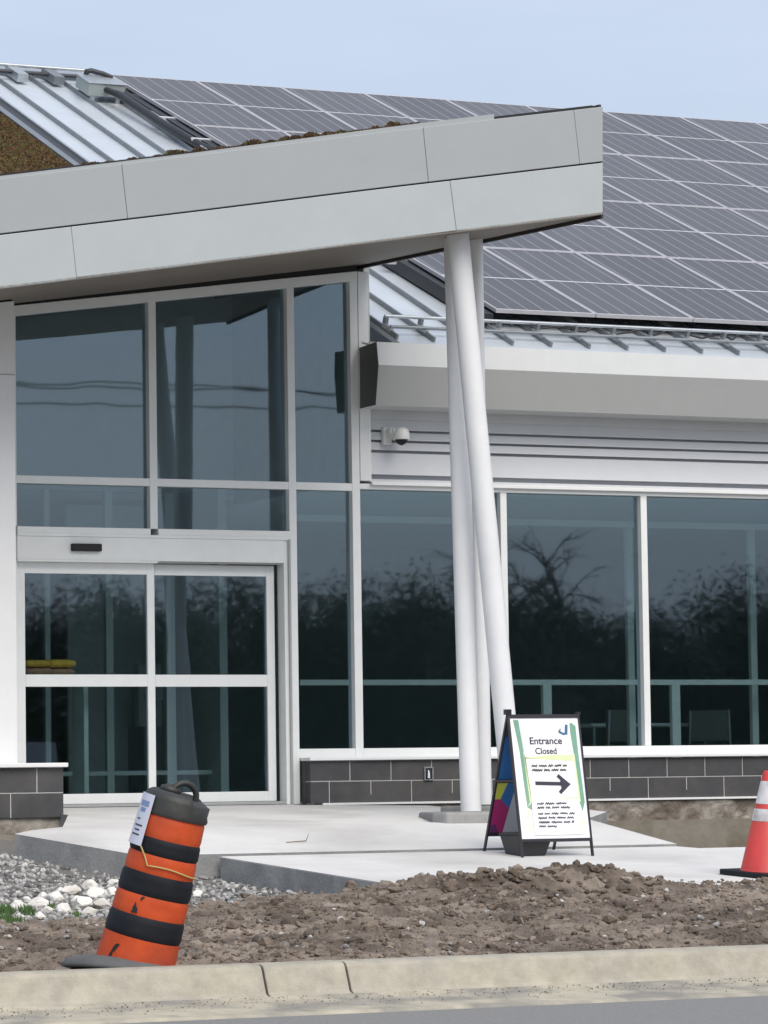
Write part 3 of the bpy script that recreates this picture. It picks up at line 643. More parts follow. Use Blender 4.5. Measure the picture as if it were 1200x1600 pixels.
# fascia plane: vertical through the front edge
fn_ = np.array([-(Lf-Cc)[1], (Lf-Cc)[0], 0]); fn_ /= np.linalg.norm(fn_)
if fn_[1] > 0: fn_ = -fn_                                          # outward
fk = fn_@Cc
def onF(x, y, off=0.0): return onpl(x, y, fn_, fk+off)
CN = empty('canopy_frame'); bpy.data.objects.remove(CN)
cb = MB(); ins = .05
poly = [tuple((Cc+fn_*-ins)[:2]+np.array([-.06, 0])), (back[0]-.05, back[1]), (-9.4, back[1]), tuple((Lf+fn_*-ins)[:2])]
cb.prism(poly, lambda x, y: sof(x, y)+.02, lambda x, y: sof(x, y)+.90, 'dark')
CAN = P('canopy', cb)
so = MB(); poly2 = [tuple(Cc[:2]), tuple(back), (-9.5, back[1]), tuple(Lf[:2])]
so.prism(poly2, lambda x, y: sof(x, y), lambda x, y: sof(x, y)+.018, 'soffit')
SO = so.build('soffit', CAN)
# dark drip edge along the soffit's side and where the storefront head meets it
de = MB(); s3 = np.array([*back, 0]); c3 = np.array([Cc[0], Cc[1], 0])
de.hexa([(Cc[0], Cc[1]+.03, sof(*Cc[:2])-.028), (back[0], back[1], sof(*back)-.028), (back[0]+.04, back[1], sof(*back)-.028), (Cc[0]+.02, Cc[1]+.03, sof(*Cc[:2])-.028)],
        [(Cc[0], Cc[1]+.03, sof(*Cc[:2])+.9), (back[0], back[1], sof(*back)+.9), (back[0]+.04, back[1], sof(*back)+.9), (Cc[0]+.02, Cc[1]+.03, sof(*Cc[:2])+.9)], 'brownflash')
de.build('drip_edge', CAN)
hg = MB()
for a, b in ((-3.44, .09),):
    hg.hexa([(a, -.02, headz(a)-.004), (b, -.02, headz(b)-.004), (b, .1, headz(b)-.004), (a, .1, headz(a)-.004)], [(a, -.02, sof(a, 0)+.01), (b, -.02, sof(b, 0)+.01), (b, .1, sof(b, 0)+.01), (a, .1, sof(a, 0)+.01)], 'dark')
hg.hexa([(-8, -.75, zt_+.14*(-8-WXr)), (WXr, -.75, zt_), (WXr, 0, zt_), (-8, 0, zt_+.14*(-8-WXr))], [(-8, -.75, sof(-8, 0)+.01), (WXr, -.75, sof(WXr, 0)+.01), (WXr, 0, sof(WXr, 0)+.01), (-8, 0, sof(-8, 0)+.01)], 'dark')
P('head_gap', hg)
# fascia panels: corner pixels read on the fascia plane
def lin(p, q, x): return p[1]+(q[1]-p[1])*(x-p[0])/(q[0]-p[0])
top_pts = [(-400, 323), (0, 279), (300, 243), (600, 206), (772, 186), (895, 172), (942, 166.5)]
mid_pts = [(-400, 413), (0, 366), (300, 330.5), (600, 293.3), (942, 253)]
bot_pts = [(-400, 500), (0, 451), (300, 414), (600, 376.3), (942, 334.5)]
def yat(pts, x):
    for a, b in zip(pts[:-1], pts[1:]):
        if x <= b[0]: return lin(a, b, x)
    return lin(pts[-2], pts[-1], x)
def fpanel(xtl, xtr, xbl, xbr, tp, bt, gt=0, gb=0, mt='panel_white'):
    """one panel between two seams, split at the curve points"""
    n_ = 8; m_ = MB(); ft = [], []
    T = [xtl+(xtr-xtl)*i/n_ for i in range(n_+1)]; Bq = [xbl+(xbr-xbl)*i/n_ for i in range(n_+1)]
    F = [onF(x, yat(tp, x)+gt) for x in T]; Q = [onF(x, yat(bt, x)-gb) for x in Bq]
    off = -fn_*.03; vs_ = F+Q+[p+off for p in F]+[p+off for p in Q]; k_ = n_+1
    fs = []
    for i in range(n_): fs += [(i, k_+i, k_+i+1, i+1), (2*k_+i, 2*k_+i+1, 3*k_+i+1, 3*k_+i), (i, i+1, 2*k_+i+1, 2*k_+i), (k_+i, 3*k_+i, 3*k_+i+1, k_+i+1)]
    fs += [(0, 2*k_, 3*k_, k_), (n_, k_+n_, 3*k_+n_, 2*k_+n_)]
    m_.add(vs_, fs, mt); return m_.build('fascia_panel', CAN, .004)
g_ = .22
for a, b, c, d in [(-400, 190-g_, -400, 199.5-g_), (190+g_, 661-g_, 199.5+g_, 669.5-g_), (661+g_, 896.5-g_*.6, 669.5+g_, 906-g_*.6), (896.5+g_*.6, 942, 906+g_*.6, 942)]: fpanel(a, b, c, d, top_pts, mid_pts, 0, 1.2)
for a, b, c, d in [(-400, 111-g_*.7, -400, 120-g_*.7), (111+g_*.7, 703-g_, 120+g_*.7, 713.5-g_), (703+g_, 942, 713.5+g_, 942)]: fpanel(a, b, c, d, mid_pts, bot_pts, 1.2, 0, 'panel_white2')
# raised edge strip on the planted left part
lpz = MB(); pts = [(-400, 323), (0, 279), (300, 243), (600, 206), (772, 186)]; upp = [(-400, 319), (0, 275), (300, 239), (600, 199.5), (772, 178)]
for (a, b), (c, d) in zip(zip(pts[:-1], pts[1:]), zip(upp[:-1], upp[1:])):
    q_ = [onF(a[0], a[1]+.5, -.03), onF(b[0], b[1]+.5, -.03), onF(d[0], d[1], -.03), onF(c[0], c[1], -.03)]; lpz.slab(*q_, -fn_*.03, 'panel_white')
lpz.build('edge_strip', CAN)
# canopy top deck with planting medium
td = MB()
for a, b in zip(upp[:-1], upp[1:]):
    p0 = onF(*a, -.07)+np.array([0, 0, -.04]); p1 = onF(*b, -.07)+np.array([0, 0, -.04]); q0 = p0-fn_*1.6; q1 = p1-fn_*1.6
    td.slab(p0, p1, q1, q0, (0, 0, -.05), 'earthy')
td.build('planting_bed', CAN)
# sedum sprigs along the canopy's top edge and on the left roof
def sprigs(name, pts, sz, mats):
    n_ = len(pts); pts = np.array(pts); sz = np.array(sz); V = []; F = []
    v0 = np.zeros((n_, 6, 3)); a = rng.uniform(0, 6.28, n_); ln = rng.uniform(-.5, .5, (n_, 2))
    up_ = np.stack([ln[:, 0], ln[:, 1], np.ones(n_)], 1); up_ /= np.linalg.norm(up_, axis=1)[:, None]
    sd_v = np.stack([np.cos(a), np.sin(a), rng.uniform(-.3, .3, n_)], 1)
    s_ = sz[:, None]
    v0[:, 0] = pts-sd_v*s_*.35; v0[:, 1] = pts+sd_v*s_*.35; v0[:, 2] = pts+sd_v*s_*.45+up_*s_*.7; v0[:, 3] = pts+up_*s_*1.1; v0[:, 4] = pts-sd_v*s_*.45+up_*s_*.6; v0[:, 5] = pts
    f = np.array([[0, 1, 2, 3], [0, 5, 3, 4]]); F = (f[None]+(np.arange(n_)*6)[:, None, None]).reshape(-1, 4)
    me = bpy.data.meshes.new(name); me.from_pydata(v0.reshape(-1, 3).tolist(), [], F.tolist())
    for q in mats: me.materials.append(M[q])
    me.polygons.foreach_set('material_index', np.repeat(rng.integers(0, len(mats), n_), 2).astype(np.int32)); me.update()
    o = bpy.data.objects.new(name, me); scn.collection.objects.link(o); return o
sp = []; ss = []
for _ in range(9000):
    x = random.uniform(-80, 655); d = random.uniform(.05, .16)
    dens = .35+.8*mnoise.noise(Vector((x*.03, 3.3, 0)))+(.35 if x > 130 else -.2)
    if random.random() > dens: continue
    p = onF(x, yat(upp, x), -d)+np.array([0, 0, .0]); p[2] = onF(x, yat(upp, x), -d)[2]-.012
    sp.append(p); ss.append((.020+.034*max(0, mnoise.noise(Vector((x*.06, 1.3, 0)))+.2)**1.1)*random.uniform(.5, 1.3))
M['sedum_red'] = mat('sedum_red', (.115, .045, .028), .95, var=.3)
tag(sprigs('edge_sedum', sp, ss, ['sedum', 'sedum_green', 'earthy', 'earthy', 'sedum_red']), 'straggly low sedum growing along the top edge of the sloping canopy', 'sedum', kind='stuff')
gb_ = MB(); rbox(gb_, -9, -.88, 3.6, 10.2, .001, .085, 'earthy'); gb_.build('planting_tray', B)
sp = []; ss = []
for _ in range(60000):
    X = random.uniform(-3.2, -.90); s = random.uniform(4.4, 10.0); sp.append(roofp(X, s, .085)); ss.append(random.uniform(.015, .034))
M['sedum_ochre'] = mat('sedum_ochre', (.15, .105, .04), .95, var=.3)
tag(sprigs('roof_sedum', sp, ss, ['sedum', 'sedum_ochre', 'sedum_green', 'sedum_red']), 'reddish brown and green sedum carpet on the roof at the left edge', 'sedum', kind='stuff')

# --- columns and pad
pd = MB(); pl0 = onZ(680, 1271, -.072); pr0 = onY(772, 1275, -3.5)
pd.prism([(-.93, -3.34), (-.86, -3.46), (.12, -3.52), (.18, -3.4), (.18, -2.35), (-.60, -2.45)], -.42, -.070, 'conc_side')
pd.prism([(-.05, -2.30), (.42, -2.30), (.42, -1.75), (-.05, -1.75)], -.42, -.030, 'conc_side')
P('column_pad', pd, .02)
def column(top, base, r, mt='column'):
    m_ = MB(); t_ = Vector(top); b_ = Vector(base); pts = [b_.lerp(t_, k/10) for k in range(11)]
    m_.tube(pts, r, mt, 40); o = P('column', m_)
    return o
tA = onY(709, 366, -2.75); tB = onY(715, 363, -3.12); tC = onY(742.5, 368, -2.0)
bA = onY(736, 1268, -2.9); bC = onY(756.5, 1257, -2.0); bB = onY(803, 1266, -3.12)
bB2 = np.array([bB[0], bB[1], bB[2]])
column(tA, bA, .084)['label'] = 'front column, leaning slightly, nearest the door'
column(tB, bB2, .089)['label'] = 'column leaning furthest, crossing in front of the other two'
column(tC, bC, .064)['label'] = 'slender rear column behind the other two'

# ================================================================ SOLAR PANELS
PW, PH = 1.03, 2.225; S0 = .62; X0 = 1.40; SHEAR = -.044
def make_panel():
    root = empty('solar_panel')
    c = MB(); gp = .010; t_ = .022
    def pt(u, v, h): return (u+SHEAR*v, v, h)
    for v0, v1 in ((t_, PH/2-.011), (PH/2+.011, PH-t_)):
        c.hexa([pt(t_, v0, -.02), pt(PW-t_, v0, -.02), pt(PW-t_, v1, -.02), pt(t_, v1, -.02)], [pt(t_, v0, -.004), pt(PW-t_, v0, -.004), pt(PW-t_, v1, -.004), pt(t_, v1, -.004)], 'pv')
    c.build('cells', root)
    f = MB()
    def fb(u0, u1, v0, v1): f.hexa([pt(u0, v0, -.035), pt(u1, v0, -.035), pt(u1, v1, -.035), pt(u0, v1, -.035)], [pt(u0, v0, 0), pt(u1, v0, 0), pt(u1, v1, 0), pt(u0, v1, 0)], 'pvframe')
    fb(gp/2, t_, gp, PH-gp); fb(PW-t_, PW-gp/2, gp, PH-gp); fb(t_, PW-t_, gp, t_+.008); fb(t_, PW-t_, PH-t_-.008, PH-gp)
    f.hexa([pt(t_, PH/2-.011, -.03), pt(PW-t_, PH/2-.011, -.03), pt(PW-t_, PH/2+.011, -.03), pt(t_, PH/2+.011, -.03)], [pt(t_, PH/2-.011, -.002), pt(PW-t_, PH/2-.011, -.002), pt(PW-t_, PH/2+.011, -.002), pt(t_, PH/2+.011, -.002)], 'rail')
    f.build('frame', root); return root
pan0 = make_panel()
ordn = ['first', 'second', 'third', 'fourth', 'fifth', 'sixth', 'seventh', 'eighth', 'ninth', 'tenth']
rown = ['bottom row just above the snow rail', 'second row up from the eave', 'third row up from the eave', 'top row along the ridge']
first = True
for r_ in range(4):
    for c_ in range(9):
        if first: o = pan0; first = False
        else:
            o = pan0.copy(); scn.collection.objects.link(o)
            for ch in pan0.children:
                d = ch.copy(); scn.collection.objects.link(d); d.parent = o
        s = S0+r_*PH; o.location = roofp(X0+c_*PW+SHEAR*r_*PH, s, .185); o.rotation_euler = (R(23.4), 0, 0); o.scale = (LAM, LAM, LAM)
        tag(o, 'dark solar panel, %s from the left in the %s' % (ordn[c_], rown[r_]), 'solar panel', 'solar panels covering the metal roof')
for k in range(8):
    m_ = MB(); s = S0+(k//2)*PH+(.45 if k % 2 == 0 else PH-.45); xl = X0+SHEAR*(s-S0)
    rbox(m_, xl-.20, X0+9*PW-.4, s-.022, s+.022, .09, .148, 'rail'); rbox(m_, xl-.05, xl-.02, s-.05, s+.05, .0, .09, 'galv')
    o = m_.build('mounting_rail'); tag(o, 'pale metal mounting rail under the solar panels, %s up from the eave' % (ordn[k] if k < 8 else ''), 'rail', 'rails carrying the solar panels')
# snow guard along the eave
sg = empty('snow_guard', (0, 0, 0)); tag(sg, 'double pipe snow guard clamped to the roof seams above the eave', 'snow guard')
m_ = MB(); m_.tube([roofp(.2, .42, .13), roofp(11.9, .42, .13)], .016, 'galv', 8); m_.tube([roofp(.2, .28, .075), roofp(11.9, .28, .075)], .016, 'seam', 8); m_.build('pipe', sg)
x = .56
xs2 = [.215]
while x < 11.8: xs2.append(x); x += .39
for x in xs2:
    cm = MB(); rbox(cm, x-.018, x+.018, .27, .44, .03, .07, 'galv'); rbox(cm, x-.014, x+.014, .39, .45, .068, .12, 'seam'); cm.build('clamp', sg)
cbm = MB(); pts_ = []
for i in range(90):
    x = 1.5+i*.11; pts_.append(roofp(x, .50+.06*math.sin(i*.9)+.04*math.sin(i*2.3), .07+.03*math.sin(i*1.7)))
cbm.tube(pts_, .011, 'black_pipe', 6); tag(cbm.build('cable'), 'black cable sagging along the lower edge of the solar panels', 'cable')
# black bar standing in for the shade in the gap under the array's left edge
ct = MB(); xl = lambda s: X0+SHEAR*(s-S0)
for s0, s1 in [(S0+.0, 9.5)]:
    a = [roofp(xl(s0)-.10, s0, .02), roofp(xl(s0)-.02, s0, .02), roofp(xl(s1)-.02, s1, .02), roofp(xl(s1)-.10, s1, .02)]; ct.hexa(a, [tuple(np.array(p)+np.array([0, -sR, cR])*.12) for p in a], 'black_pipe')
tag(ct.build('cable_tray'), 'long dark cable tray along the left edge of the solar array', 'cable tray')

# junction box, conduits
jx0 = onpl(112, 150, (0, -tR, 1), EZ-EY*tR+.10)
JB = empty('junction_box'); tag(JB, 'grey metal junction box on the roof near the ridge, left of the panels', 'junction box')
jc = onpl(137, 152, (0, -tR, 1), EZ-EY*tR+.06); js = (jc[1]-EY)/cR+.03
m_ = MB(); rbox(m_, jc[0], jc[0]+.42, js, js+.40, .07, .21, 'box_grey'); m_.build('body', JB, .008)
m_ = MB(); rbox(m_, jc[0]-.012, jc[0]+.432, js-.012, js+.412, .211, .222, 'galv'); m_.build('cover', JB, .004)
m_ = MB()
for u in (.04, .34): m_ = MB(); rbox(m_, jc[0]+u, jc[0]+u+.05, js+.02, js+.38, .0, .07, 'galv'); m_.build('bracket', JB)
m_ = MB(); m_.tube([roofp(jc[0]+.10, js+.38, .215), roofp(jc[0]+.10, js+.38, .25), roofp(jc[0]+.15, js+.38, .265), roofp(jc[0]+.28, js+.34, .25), roofp(jc[0]+.38, js+.30, .225)], [.03, .032, .03, .026, .022], 'black_pipe', 10)
tag(m_.build('cable_gland'), 'short black curved conduit above the roof junction box', 'conduit')
m_ = MB(); m_.tube([roofp(jc[0]+.20, js+.0, .15), roofp(jc[0]+.26, js-.25, .16), roofp(jc[0]+.34, js-1.3, .12), roofp(jc[0]+.45, js-2.2, .10), roofp(1.25, js-2.7, .07)], [.03, .042, .045, .045, .04], 'black_pipe', 10)
tag(m_.build('conduit'), 'thick black conduit running from the roof box down towards the panels', 'conduit')
m_ = MB(); m_.tube([roofp(1.0, js+.2, .12), roofp(.95, js-1.9, .12), roofp(.98, js-3.3, .10), roofp(1.02, js-4.9, .07)], .010, 'galv', 6)
tag(m_.build('thin_cable'), 'thin pale cable lying on the metal roof beside the panels', 'cable')
# ridge rail with clamps at the left end
m_ = MB(); m_.tube([roofp(-3.5, SMAX-.25, .13), roofp(.9, SMAX-.25, .13)], .02, 'galv', 8); m_.tube([roofp(-3.5, SMAX-.42, .09), roofp(.9, SMAX-.42, .09)], .02, 'black_pipe', 8)
for i in range(10): x = -3.4+i*.42; rbox(m_, x, x+.12, SMAX-.62, SMAX-.2, .03, .12, 'seam' if i % 2 else 'galv')
tag(m_.build('ridge_guard'), 'metal pipe rail with clamps along the ridge at the left', 'roof rail')

# ================================================================ WALL FITTINGS
c0 = onY(606, 683, .03)
SC = empty('security_camera', (c0[0], 0, c0[2])); tag(SC, 'white dome security camera on a wall bracket over the siding', 'security camera')
m_ = MB(); m_.box(-.06, .02, -.01, .05, -.07, .09, 'camwhite'); m_.box(-.035, .0, -.10, -.01, .02, .07, 'camwhite'); m_.build('bracket', SC, .01)
m_ = MB(); m_.lathe([(.0, .075), (.035, .072), (.062, .055), (.073, .02), (.075, -.02), (.072, -.035)][::-1], 'camwhite', 24, c=(.055, -.13)); m_.box(-.02, .05, -.13, -.08, .0, .06, 'camwhite'); m_.build('housing', SC)
m_ = MB(); m_.lathe([(.01, -.085), (.035, -.072), (.052, -.05), (.056, -.036)], 'dark', 20, c=(.055, -.13)); m_.build('lens_dome', SC)
c1 = onY(669, 1209, -.2)
HB = empty('tap_box', (c1[0], -.201, c1[2])); tag(HB, 'small metal wall tap box set in the charcoal block plinth', 'tap box')
m_ = MB()
for a in ((-.045, -.033, -.06, .06), (.033, .045, -.06, .06), (-.033, .033, .048, .06), (-.033, .033, -.06, -.048)): m_.box(a[0], a[1], -.018, 0, a[2], a[3], 'seal')
m_.build('rim', HB, .003)
m_ = MB(); m_.box(-.033, .033, -.008, -.001, -.048, .048, 'black_pipe'); m_.build('recess', HB)
m_ = MB(); m_.tube([(-.008, -.02, .03), (-.008, -.025, .0), (-.012, -.03, -.04)], [.008, .013, .016], 'galv', 10); m_.build('tap', HB)
# cloth pile behind the left door pane
c2 = onY(72, 1050, .45)
CP = empty('cloth_stack', (c2[0], .45, float(onY(72, 1056, .33)[2]))); tag(CP, 'yellow and brown folded cloths stacked behind the left sliding door glass', 'folded cloths')
def pillow(mb, x0, x1, y0, y1, z0, z1, mt):
    n1_, n2_ = 16, 8; vs_ = []
    for i in range(n1_+1):
        for j in range(n2_): 
            u = i/n1_; a = 2*math.pi*j/n2_; q = .82+.18*math.sin(math.pi*u)**.3+.05*math.sin(u*19)
            vs_.append((x0+(x1-x0)*u, (y0+y1)/2+(y1-y0)/2*math.cos(a)*q, (z0+z1)/2+(z1-z0)/2*math.copysign(abs(math.sin(a))**.6, math.sin(a))*q))
    mb.add(vs_, [(i*n2_+j, (i+1)*n2_+j, (i+1)*n2_+(j+1) % n2_, i*n2_+(j+1) % n2_) for i in range(n1_) for j in range(n2_)]+[tuple(range(n2_)), tuple(range(n1_*n2_+n2_-1, n1_*n2_-1, -1))], mt, True)
m_ = MB(); pillow(m_, -.22, .0, -.12, .12, .075, .14, 'cloth_y'); pillow(m_, .0, .24, -.12, .12, .07, .145, 'cloth_y'); m_.build('yellow_cloth', CP)
m_ = MB(); pillow(m_, -.22, .02, -.12, .12, .0, .07, 'cloth_b'); pillow(m_, .02, .23, -.12, .12, .0, .066, 'cloth_b'); m_.build('brown_cloth', CP)
m_ = MB(); m_.box(-.4, .35, -.16, .16, -.03, -.001, 'int_mid'); m_.box(-.38, -.34, -.14, .14, -1.10, -.03, 'int_mid'); m_.box(.29, .33, -.14, .14, -1.10, -.03, 'int_mid')
o = m_.build('shelf_table'); o.location = CP.location; tag(o, 'narrow high table inside the left sliding door, under the folded cloths', 'table')
# a few shapes inside the lobby
m_ = MB(); p = onY(285, 1150, 3.6); m_.box(p[0]-.45, p[0]+.45, 3.6, 3.7, .75, 1.35, 'int_wall'); m_.box(p[0]-.4, p[0]+.1, 3.55, 3.6, 1.0, 1.2, 'paper'); m_.box(p[0]-.4, p[0]+.45, 3.6, 4.2, 0, .75, 'int_dark')
tag(m_.build('reception_desk'), 'pale front reception desk seen dimly through the right sliding door', 'desk')

def chair(x, y, rz, label):
    c = empty('chair', (x, y, 0), rz); m_ = MB(); m_.box(-.22, .22, -.22, .22, .43, .47, 'int_chair'); m_.build('seat', c, .01)
    m_ = MB(); m_.box(-.21, .21, .19, .23, .55, .86, 'int_chair'); m_.build('backrest', c, .01)
    for a, b in ((-1, -1), (1, -1), (-1, 1), (1, 1)):
        m_ = MB(); m_.tube([(a*.22, b*.22, 0), (a*.19, b*.19, .43 if b < 0 else .86)], .013, 'galv', 8); m_.build('leg', c)
    tag(c, label, 'chair')
chair(4.15, 2.2, R(20), 'pale chair seen dimly behind the rightmost window, nearer the mullion'); chair(5.1, 2.4, R(-30), 'pale chair seen dimly behind the rightmost window, nearer the right edge')
t = empty('table', (4.7, 3.2, 0)); tag(t, 'pale table seen dimly behind the rightmost window', 'table')
m_ = MB(); m_.box(-.7, .7, -.35, .35, .71, .74, 'int_wall'); m_.build('tabletop', t, .008)
for a, b in ((-1, -1), (1, -1), (-1, 1), (1, 1)): m_ = MB(); m_.tube([(a*.64, b*.3, 0), (a*.64, b*.3, .71)], .02, 'galv', 8); m_.build('leg', t)
# ================================================================ SIGN
sg0 = onG(815, 1340, -.012); sg1 = onG(928, 1341, -.012)
SW = .605
ppm = CF/((np.array(sg0)-CPOS)@fw)
SH = (1340-1114)/ppm*1.0
rear = onG(760, 1338, -.012); SD = rear[1]-sg0[1]
if SD < .45 or SD > .8: SD = .60
SG = empty('sidewalk_sign', (sg0[0], sg0[1], sg0[2])); tag(SG, 'folding A-frame sign with taped white notices and an arrow pointing right', 'sign')
# local frame: x right, y back, z up. front board from (y=0,z=0) to apex (y=SD/2)
SL = .0
gz_ = lambda y: .07*y
def fpt(u, v, d=0.0):    # point on the front board: u across, v up (0..1), d outward
    return np.array([u+.0, SD*.32*v-d*.96, SH*v+d*.2])
def bpt(u, v, d=0.0): return np.array([u, SD-SD*.68*v-d*.96, gz_(SD)*(1-v)+SH*v-d*.2])
def board_quad(mb, f, u0, u1, v0, v1, d0, d1, mt):
    mb.hexa([f(u0, v0, d0), f(u1, v0, d0), f(u1, v1, d0), f(u0, v1, d0)], [f(u0, v0, d1), f(u1, v0, d1), f(u1, v1, d1), f(u0, v1, d1)], mt)
ff = MB(); tb = .014
board_quad(ff, fpt, 0, tb, 0, 1, -.012, .012, 'signframe'); board_quad(ff, fpt, SW-tb, SW, 0, 1, -.012, .012, 'signframe')
board_quad(ff, fpt, tb, SW-tb, .965, .99, -.011, .011, 'signframe'); board_quad(ff, fpt, tb, SW-tb, .105, .125, -.011, .011, 'signframe')
ff.build('front_frame', SG)
rfm = MB(); board_quad(rfm, bpt, 0, tb, 0, 1.02, -.012, .012, 'signframe'); board_quad(rfm, bpt, SW-tb, SW, 0, 1, -.012, .012, 'signframe')
board_quad(rfm, bpt, tb, SW-tb, .965, .99, -.011, .011, 'signframe'); board_quad(rfm, bpt, tb, SW-tb, .11, .135, -.011, .011, 'signframe'); board_quad(rfm, bpt, tb, SW-tb, .50, .52, -.006, .016, 'signframe')
rfm.build('rear_frame', SG)
AY = SD*.32
for q0, q1, w_, h_, nm in (((-.02, AY, SH+.01), (.03, AY, SH+.01), .035, .04, 'hinge'), ((SW-.02, AY, SH+.0), (SW+.015, AY, SH+.0), .02, .02, 'hinge'), ((.006, AY*.5, SH*.53), (.006, SD-SD*.68*.53, SH*.53), .01, .016, 'side_stay')):
    hn = MB(); hn.bar(q0, q1, w_, h_, 'signframe'); hn.build(nm, SG)
fbm_ = MB(); board_quad(fbm_, fpt, tb, SW-tb, .125, .965, -.004, .004, 'paper'); FB = fbm_.build('front_board', SG)
# poster drawn as thin inlays
iw_ = SW-2*tb
def U(x): return tb+iw_*x
def Vv(y): return .125+.84*y        # 0 bottom .. 1 top of the board
def poly_on(f, pts_, d, mt, name, parent, dn=.0012):
    m2 = MB(); m2.hexa([f(U(x), Vv(y), d) for x, y in pts_], [f(U(x), Vv(y), d+dn) for x, y in pts_], mt); return m2
PST = MB()
def inl(pts_, d, mt): PST.hexa([fpt(U(x), Vv(y), d) for x, y in pts_], [fpt(U(x), Vv(y), d+.0012) for x, y in pts_], mt)
inl([(.05, .985), (.125, .985), (.155, .72), (.10, .72)], .0045, 'postergreen'); inl([(.10, .72), (.15, .72), (.175, .30), (.13, .26), (.115, .45)], .0045, 'postergreen'); inl([(.15, .70), (.185, .70), (.205, .30), (.175, .30)], .0045, 'posterlime'); inl([(.86, .70), (.895, .70), (.915, .30), (.885, .30)], .0062, 'posterlime')
inl([(.13, .26), (.20, .30), (.22, .26), (.19, .24)], .0045, 'postergreen')
inl([(.86, .95), (.90, .96), (.955, .93), (.955, .70), (.89, .70)], .0045, 'postergreen'); inl([(.89, .70), (.955, .70), (.975, .30), (.93, .22), (.90, .30)], .0045, 'postergreen')
inl([(.155, .69), (.89, .665), (.90, .24), (.20, .24)], .0045, 'posterlime'); inl([(.17, .668), (.86, .640), (.86, .690), (.5, .690)], .0092, 'posterlime'); inl([(.13, .24), (.15, .24), (.15, .02), (.14, .02)], .0045, 'posterlime'); inl([(.90, .22), (.915, .22), (.915, .02), (.90, .02)], .0045, 'posterlime')
PST.build('poster', FB)
NT = MB()
def note(pts_, d, mt, mb=NT): mb.hexa([fpt(U(x), Vv(y), d) for x, y in pts_], [fpt(U(x), Vv(y), d+.0015) for x, y in pts_], mt)
m2 = MB(); note([(.165, .675), (.865, .655), (.865, .985), (.145, .985)], .007, 'paper', m2); m2.build('upper_notice', FB)
m2 = MB(); note([(.20, .335), (.885, .335), (.875, .655), (.175, .662)], .007, 'paper2', m2); m2.build('middle_notice', FB)
m2 = MB(); note([(.19, .03), (.90, .03), (.885, .325), (.195, .335)], .009, 'paper', m2); m2.build('lower_notice', FB)
# lettering
def text_on(s, x, y, h, mt, d=.0105, sx=1.0, bold=.0):
    cu = bpy.data.curves.new('lettering', 'FONT'); cu.body = s; cu.size = 1; cu.extrude = .0; cu.align_x = 'CENTER'; cu.offset = bold
    to = bpy.data.objects.new('lettering', cu); scn.collection.objects.link(to)
    dg = bpy.context.evaluated_depsgraph_get(); me = bpy.data.meshes.new_from_object(to.evaluated_get(dg)); bpy.data.objects.remove(to)
    hh = SH*.84
    for v in me.vertices:
        u_ = x+v.co.x*h*sx*hh/iw_; vv = y+v.co.y*h
        q_ = fpt(U(u_), Vv(vv), d); v.co = q_
    me.materials.clear(); me.materials.append(M[mt]); o = bpy.data.objects.new('lettering', me); scn.collection.objects.link(o); o.parent = FB; return o
text_on('Entrance', .49, .782, .082, 'ink', sx=1.06, bold=.018); text_on('Closed', .48, .700, .074, 'ink', sx=.98, bold=.015)
SC_ = MB()
def stroke(pts_, wd_, mt='ink', d=.0105, mb=None):
    mb = mb or SC_
    for (x0, y0), (x1, y1) in zip(pts_[:-1], pts_[1:]):
        a = fpt(U(x0), Vv(y0), d); b = fpt(U(x1), Vv(y1), d); dv = (b-a); L = np.linalg.norm(dv)
        if L < 1e-6: continue
        dv /= L; nn = np.cross(dv, np.array([0, -.96, .2])); nn /= np.linalg.norm(nn); a = a-dv*wd_*.3; b = b+dv*wd_*.3
        mb.slab(a-nn*wd_/2, b-nn*wd_/2, b+nn*wd_/2, a+nn*wd_/2, np.array([0, -.0008, .0002]), mt)
random.seed(21)
def scribble(x0, x1, y, h=.010):          # illegible handwriting, word by word
    x = x0
    while x < x1-.02:
        w_ = min(random.uniform(.06, .16), x1-x); n_ = max(3, int(w_/.013)); p_ = []
        for i in range(n_+1): p_.append((x+w_*i/n_, y+(h*(.5 if i % 2 else -.5))*random.uniform(.5, 1.5)))
        stroke(p_, .0080); x += w_+.028
scribble(.25, .76, .602, .012); scribble(.25, .76, .566, .012); SC_.build('small_writing', FB); SC_ = MB()
for y, xr in [(.288, .74), (.254, .74), (.205, .80), (.170, .78), (.134, .78), (.100, .52)]: scribble(.27, xr, y, .012)
SC_.build('small_writing', FB)
AR = MB(); stroke([(.29, .458), (.68, .45)], .027, mb=AR); stroke([(.62, .515), (.75, .446)], .027, mb=AR, d=.0115); stroke([(.63, .382), (.75, .446)], .027, mb=AR, d=.0125); note([(.64, .50), (.79, .446), (.65, .395)], .0135, 'ink', AR); AR.build('arrow', FB)
BT = MB(); stroke([(.70, .885), (.76, .865), (.80, .87)], .016, 'blueink', mb=BT); stroke([(.80, .868), (.815, .935)], .022, 'blueink', mb=BT, d=.0115); stroke([(.705, .888), (.72, .905)], .010, 'blueink', mb=BT, d=.012); BT.build('tick_mark', FB)
